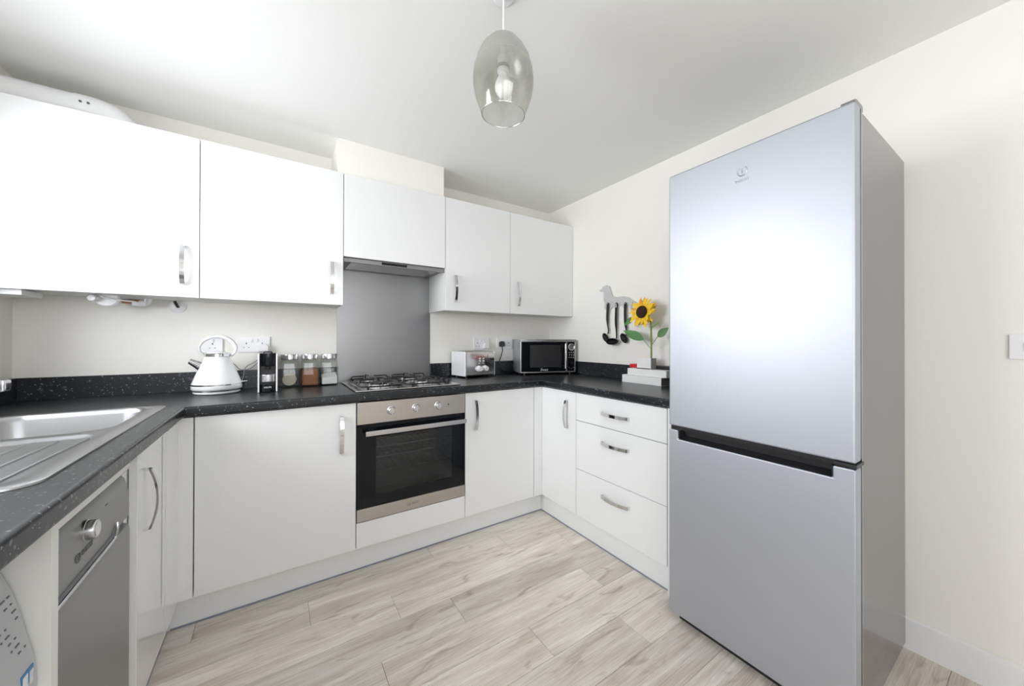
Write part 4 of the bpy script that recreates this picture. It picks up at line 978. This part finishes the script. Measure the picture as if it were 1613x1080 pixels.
def leaf(p0, p1, wdt, nrm, m='leaf', droop=.01, name='leaf'):
    p0, p1, nrm = Vector(p0), Vector(p1), Vector(nrm).normalized(); d = p1-p0; L_ = d.length; d.normalize(); s = d.cross(nrm).normalized()
    bm = NB(); rows = []; n = 9
    for i in range(n):
        u = i/(n-1); w_ = wdt*(math.sin(PI*min(1, u*1.02+.02))**.75)*(1.12-.5*u); c = p0+d*L_*u+nrm*(-droop*u*u)
        w_ = max(w_, .0008)
        rows.append([bm.verts.new(c+s*w_+nrm*w_*.22), bm.verts.new(c+s*w_*.5+nrm*w_*.06), bm.verts.new(c), bm.verts.new(c-s*w_*.5+nrm*w_*.06), bm.verts.new(c-s*w_+nrm*w_*.22), bm.verts.new(c-nrm*.0012)])
    for p, q in zip(rows, rows[1:]):
        for k in range(6): bm.faces.new((p[k], q[k], q[(k+1) % 6], p[(k+1) % 6]))
    bm.faces.new(rows[0][::-1]); bm.faces.new(rows[-1]); return obj(name, bm, m, t, ang=60)
lf = leaf((SX, -.527, 1.196), (SX-.02, -.378, 1.262), .034, (-.75, -.45, .35)); obj('petiole', tube(NB(), [(SX, -.584, 1.140), (SX, -.555, 1.168), (SX, -.526, 1.198)], .002, 7), 'stem', lf)
leaf((SX-.004, -.455, 1.342), (SX-.012, -.378, 1.292), .020, (-.75, -.45, .25))
lf = leaf((SX+.010, -.625, 1.215), (SX+.012, -.700, 1.272), .026, (-.85, -.35, .1)); obj('petiole', tube(NB(), [(SX, -.585, 1.160), (SX+.004, -.603, 1.185), (SX+.010, -.626, 1.217)], .0022, 7), 'stem', lf)
leaf((SX, -.588, 1.272), (SX+.002, -.640, 1.310), .011, (-.8, -.3, .3), 'stem')
leaf((SX, -.566, 1.35), (SX-.010, -.625, 1.412), .014, (-.8, -.3, .2)); leaf((SX, -.560, 1.345), (SX-.008, -.607, 1.40), .010, (-.6, -.5, .2), 'petal', name='petal')
for k in range(7):
    a = 2*PI*k/7; leaf(tuple(hp3(.02, a, -.012)), tuple(hp3(.052, a+.1, -.012)), .010, tuple(HN), 'stem', 0, 'sepal')

# ------------------------------------------------------------------ pendant light
PX, PY = .2838, -.976
t = thing('pendant_light', 'smoky glass pendant lamp on a white cord hanging from the ceiling', 'lamp', (PX, PY, 1.942))
obj('ceiling_rose', lathe(NB(), [(0, 0), (.034, 0), (.034, -.003), (.030, -.007), (.010, -.009), (0, -.009)], 36, (PX, PY, ZC-.0005)), 'white', t)
obj('cord', tube(NB(), [(PX, PY, ZC-.009), (PX, PY, 2.196)], .0032, 10), 'cord', t)
zb = 0.0
outer = [(.0715, 0), (.082, .028), (.093, .060), (.0995, .092), (.1005, .118), (.097, .150), (.088, .184), (.073, .214), (.052, .240), (.028, .256), (.006, .262)]
prof = outer+[(r-.0022 if r > .01 else .004, h-.002) for r, h in outer[::-1]]
bm = lathe(NB(), prof+[outer[0]], 64)
obj('lamp_shade', bm, 'shade', t, local=True, ang=60)
obj('shade_rim', lathe(NB(), [(.0715+.0016*math.cos(a), .0016*math.sin(a)) for a in [2*PI*i/8 for i in range(9)]], 64), 'satin', t, local=True)
obj('lamp_holder', lathe(NB(), [(0, .250), (.010, .250), (.012, .200), (.020, .190), (.020, .140), (.016, .136), (0, .136)], 28, (0, 0, 0)), 'white', t, local=True)
obj('holder_collar', lathe(NB(), [(.0195, .150), (.0215, .150), (.0215, .162), (.0195, .162)], 28), 'satin', t, local=True)
obj('bulb', lathe(NB(), [(0, .058), (.010, .0595), (.021, .067), (.0275, .080), (.029, .092), (.026, .108), (.018, .124), (.0135, .136), (.0125, .142), (0, .142)], 36), 'bulb', t, local=True, ang=70)
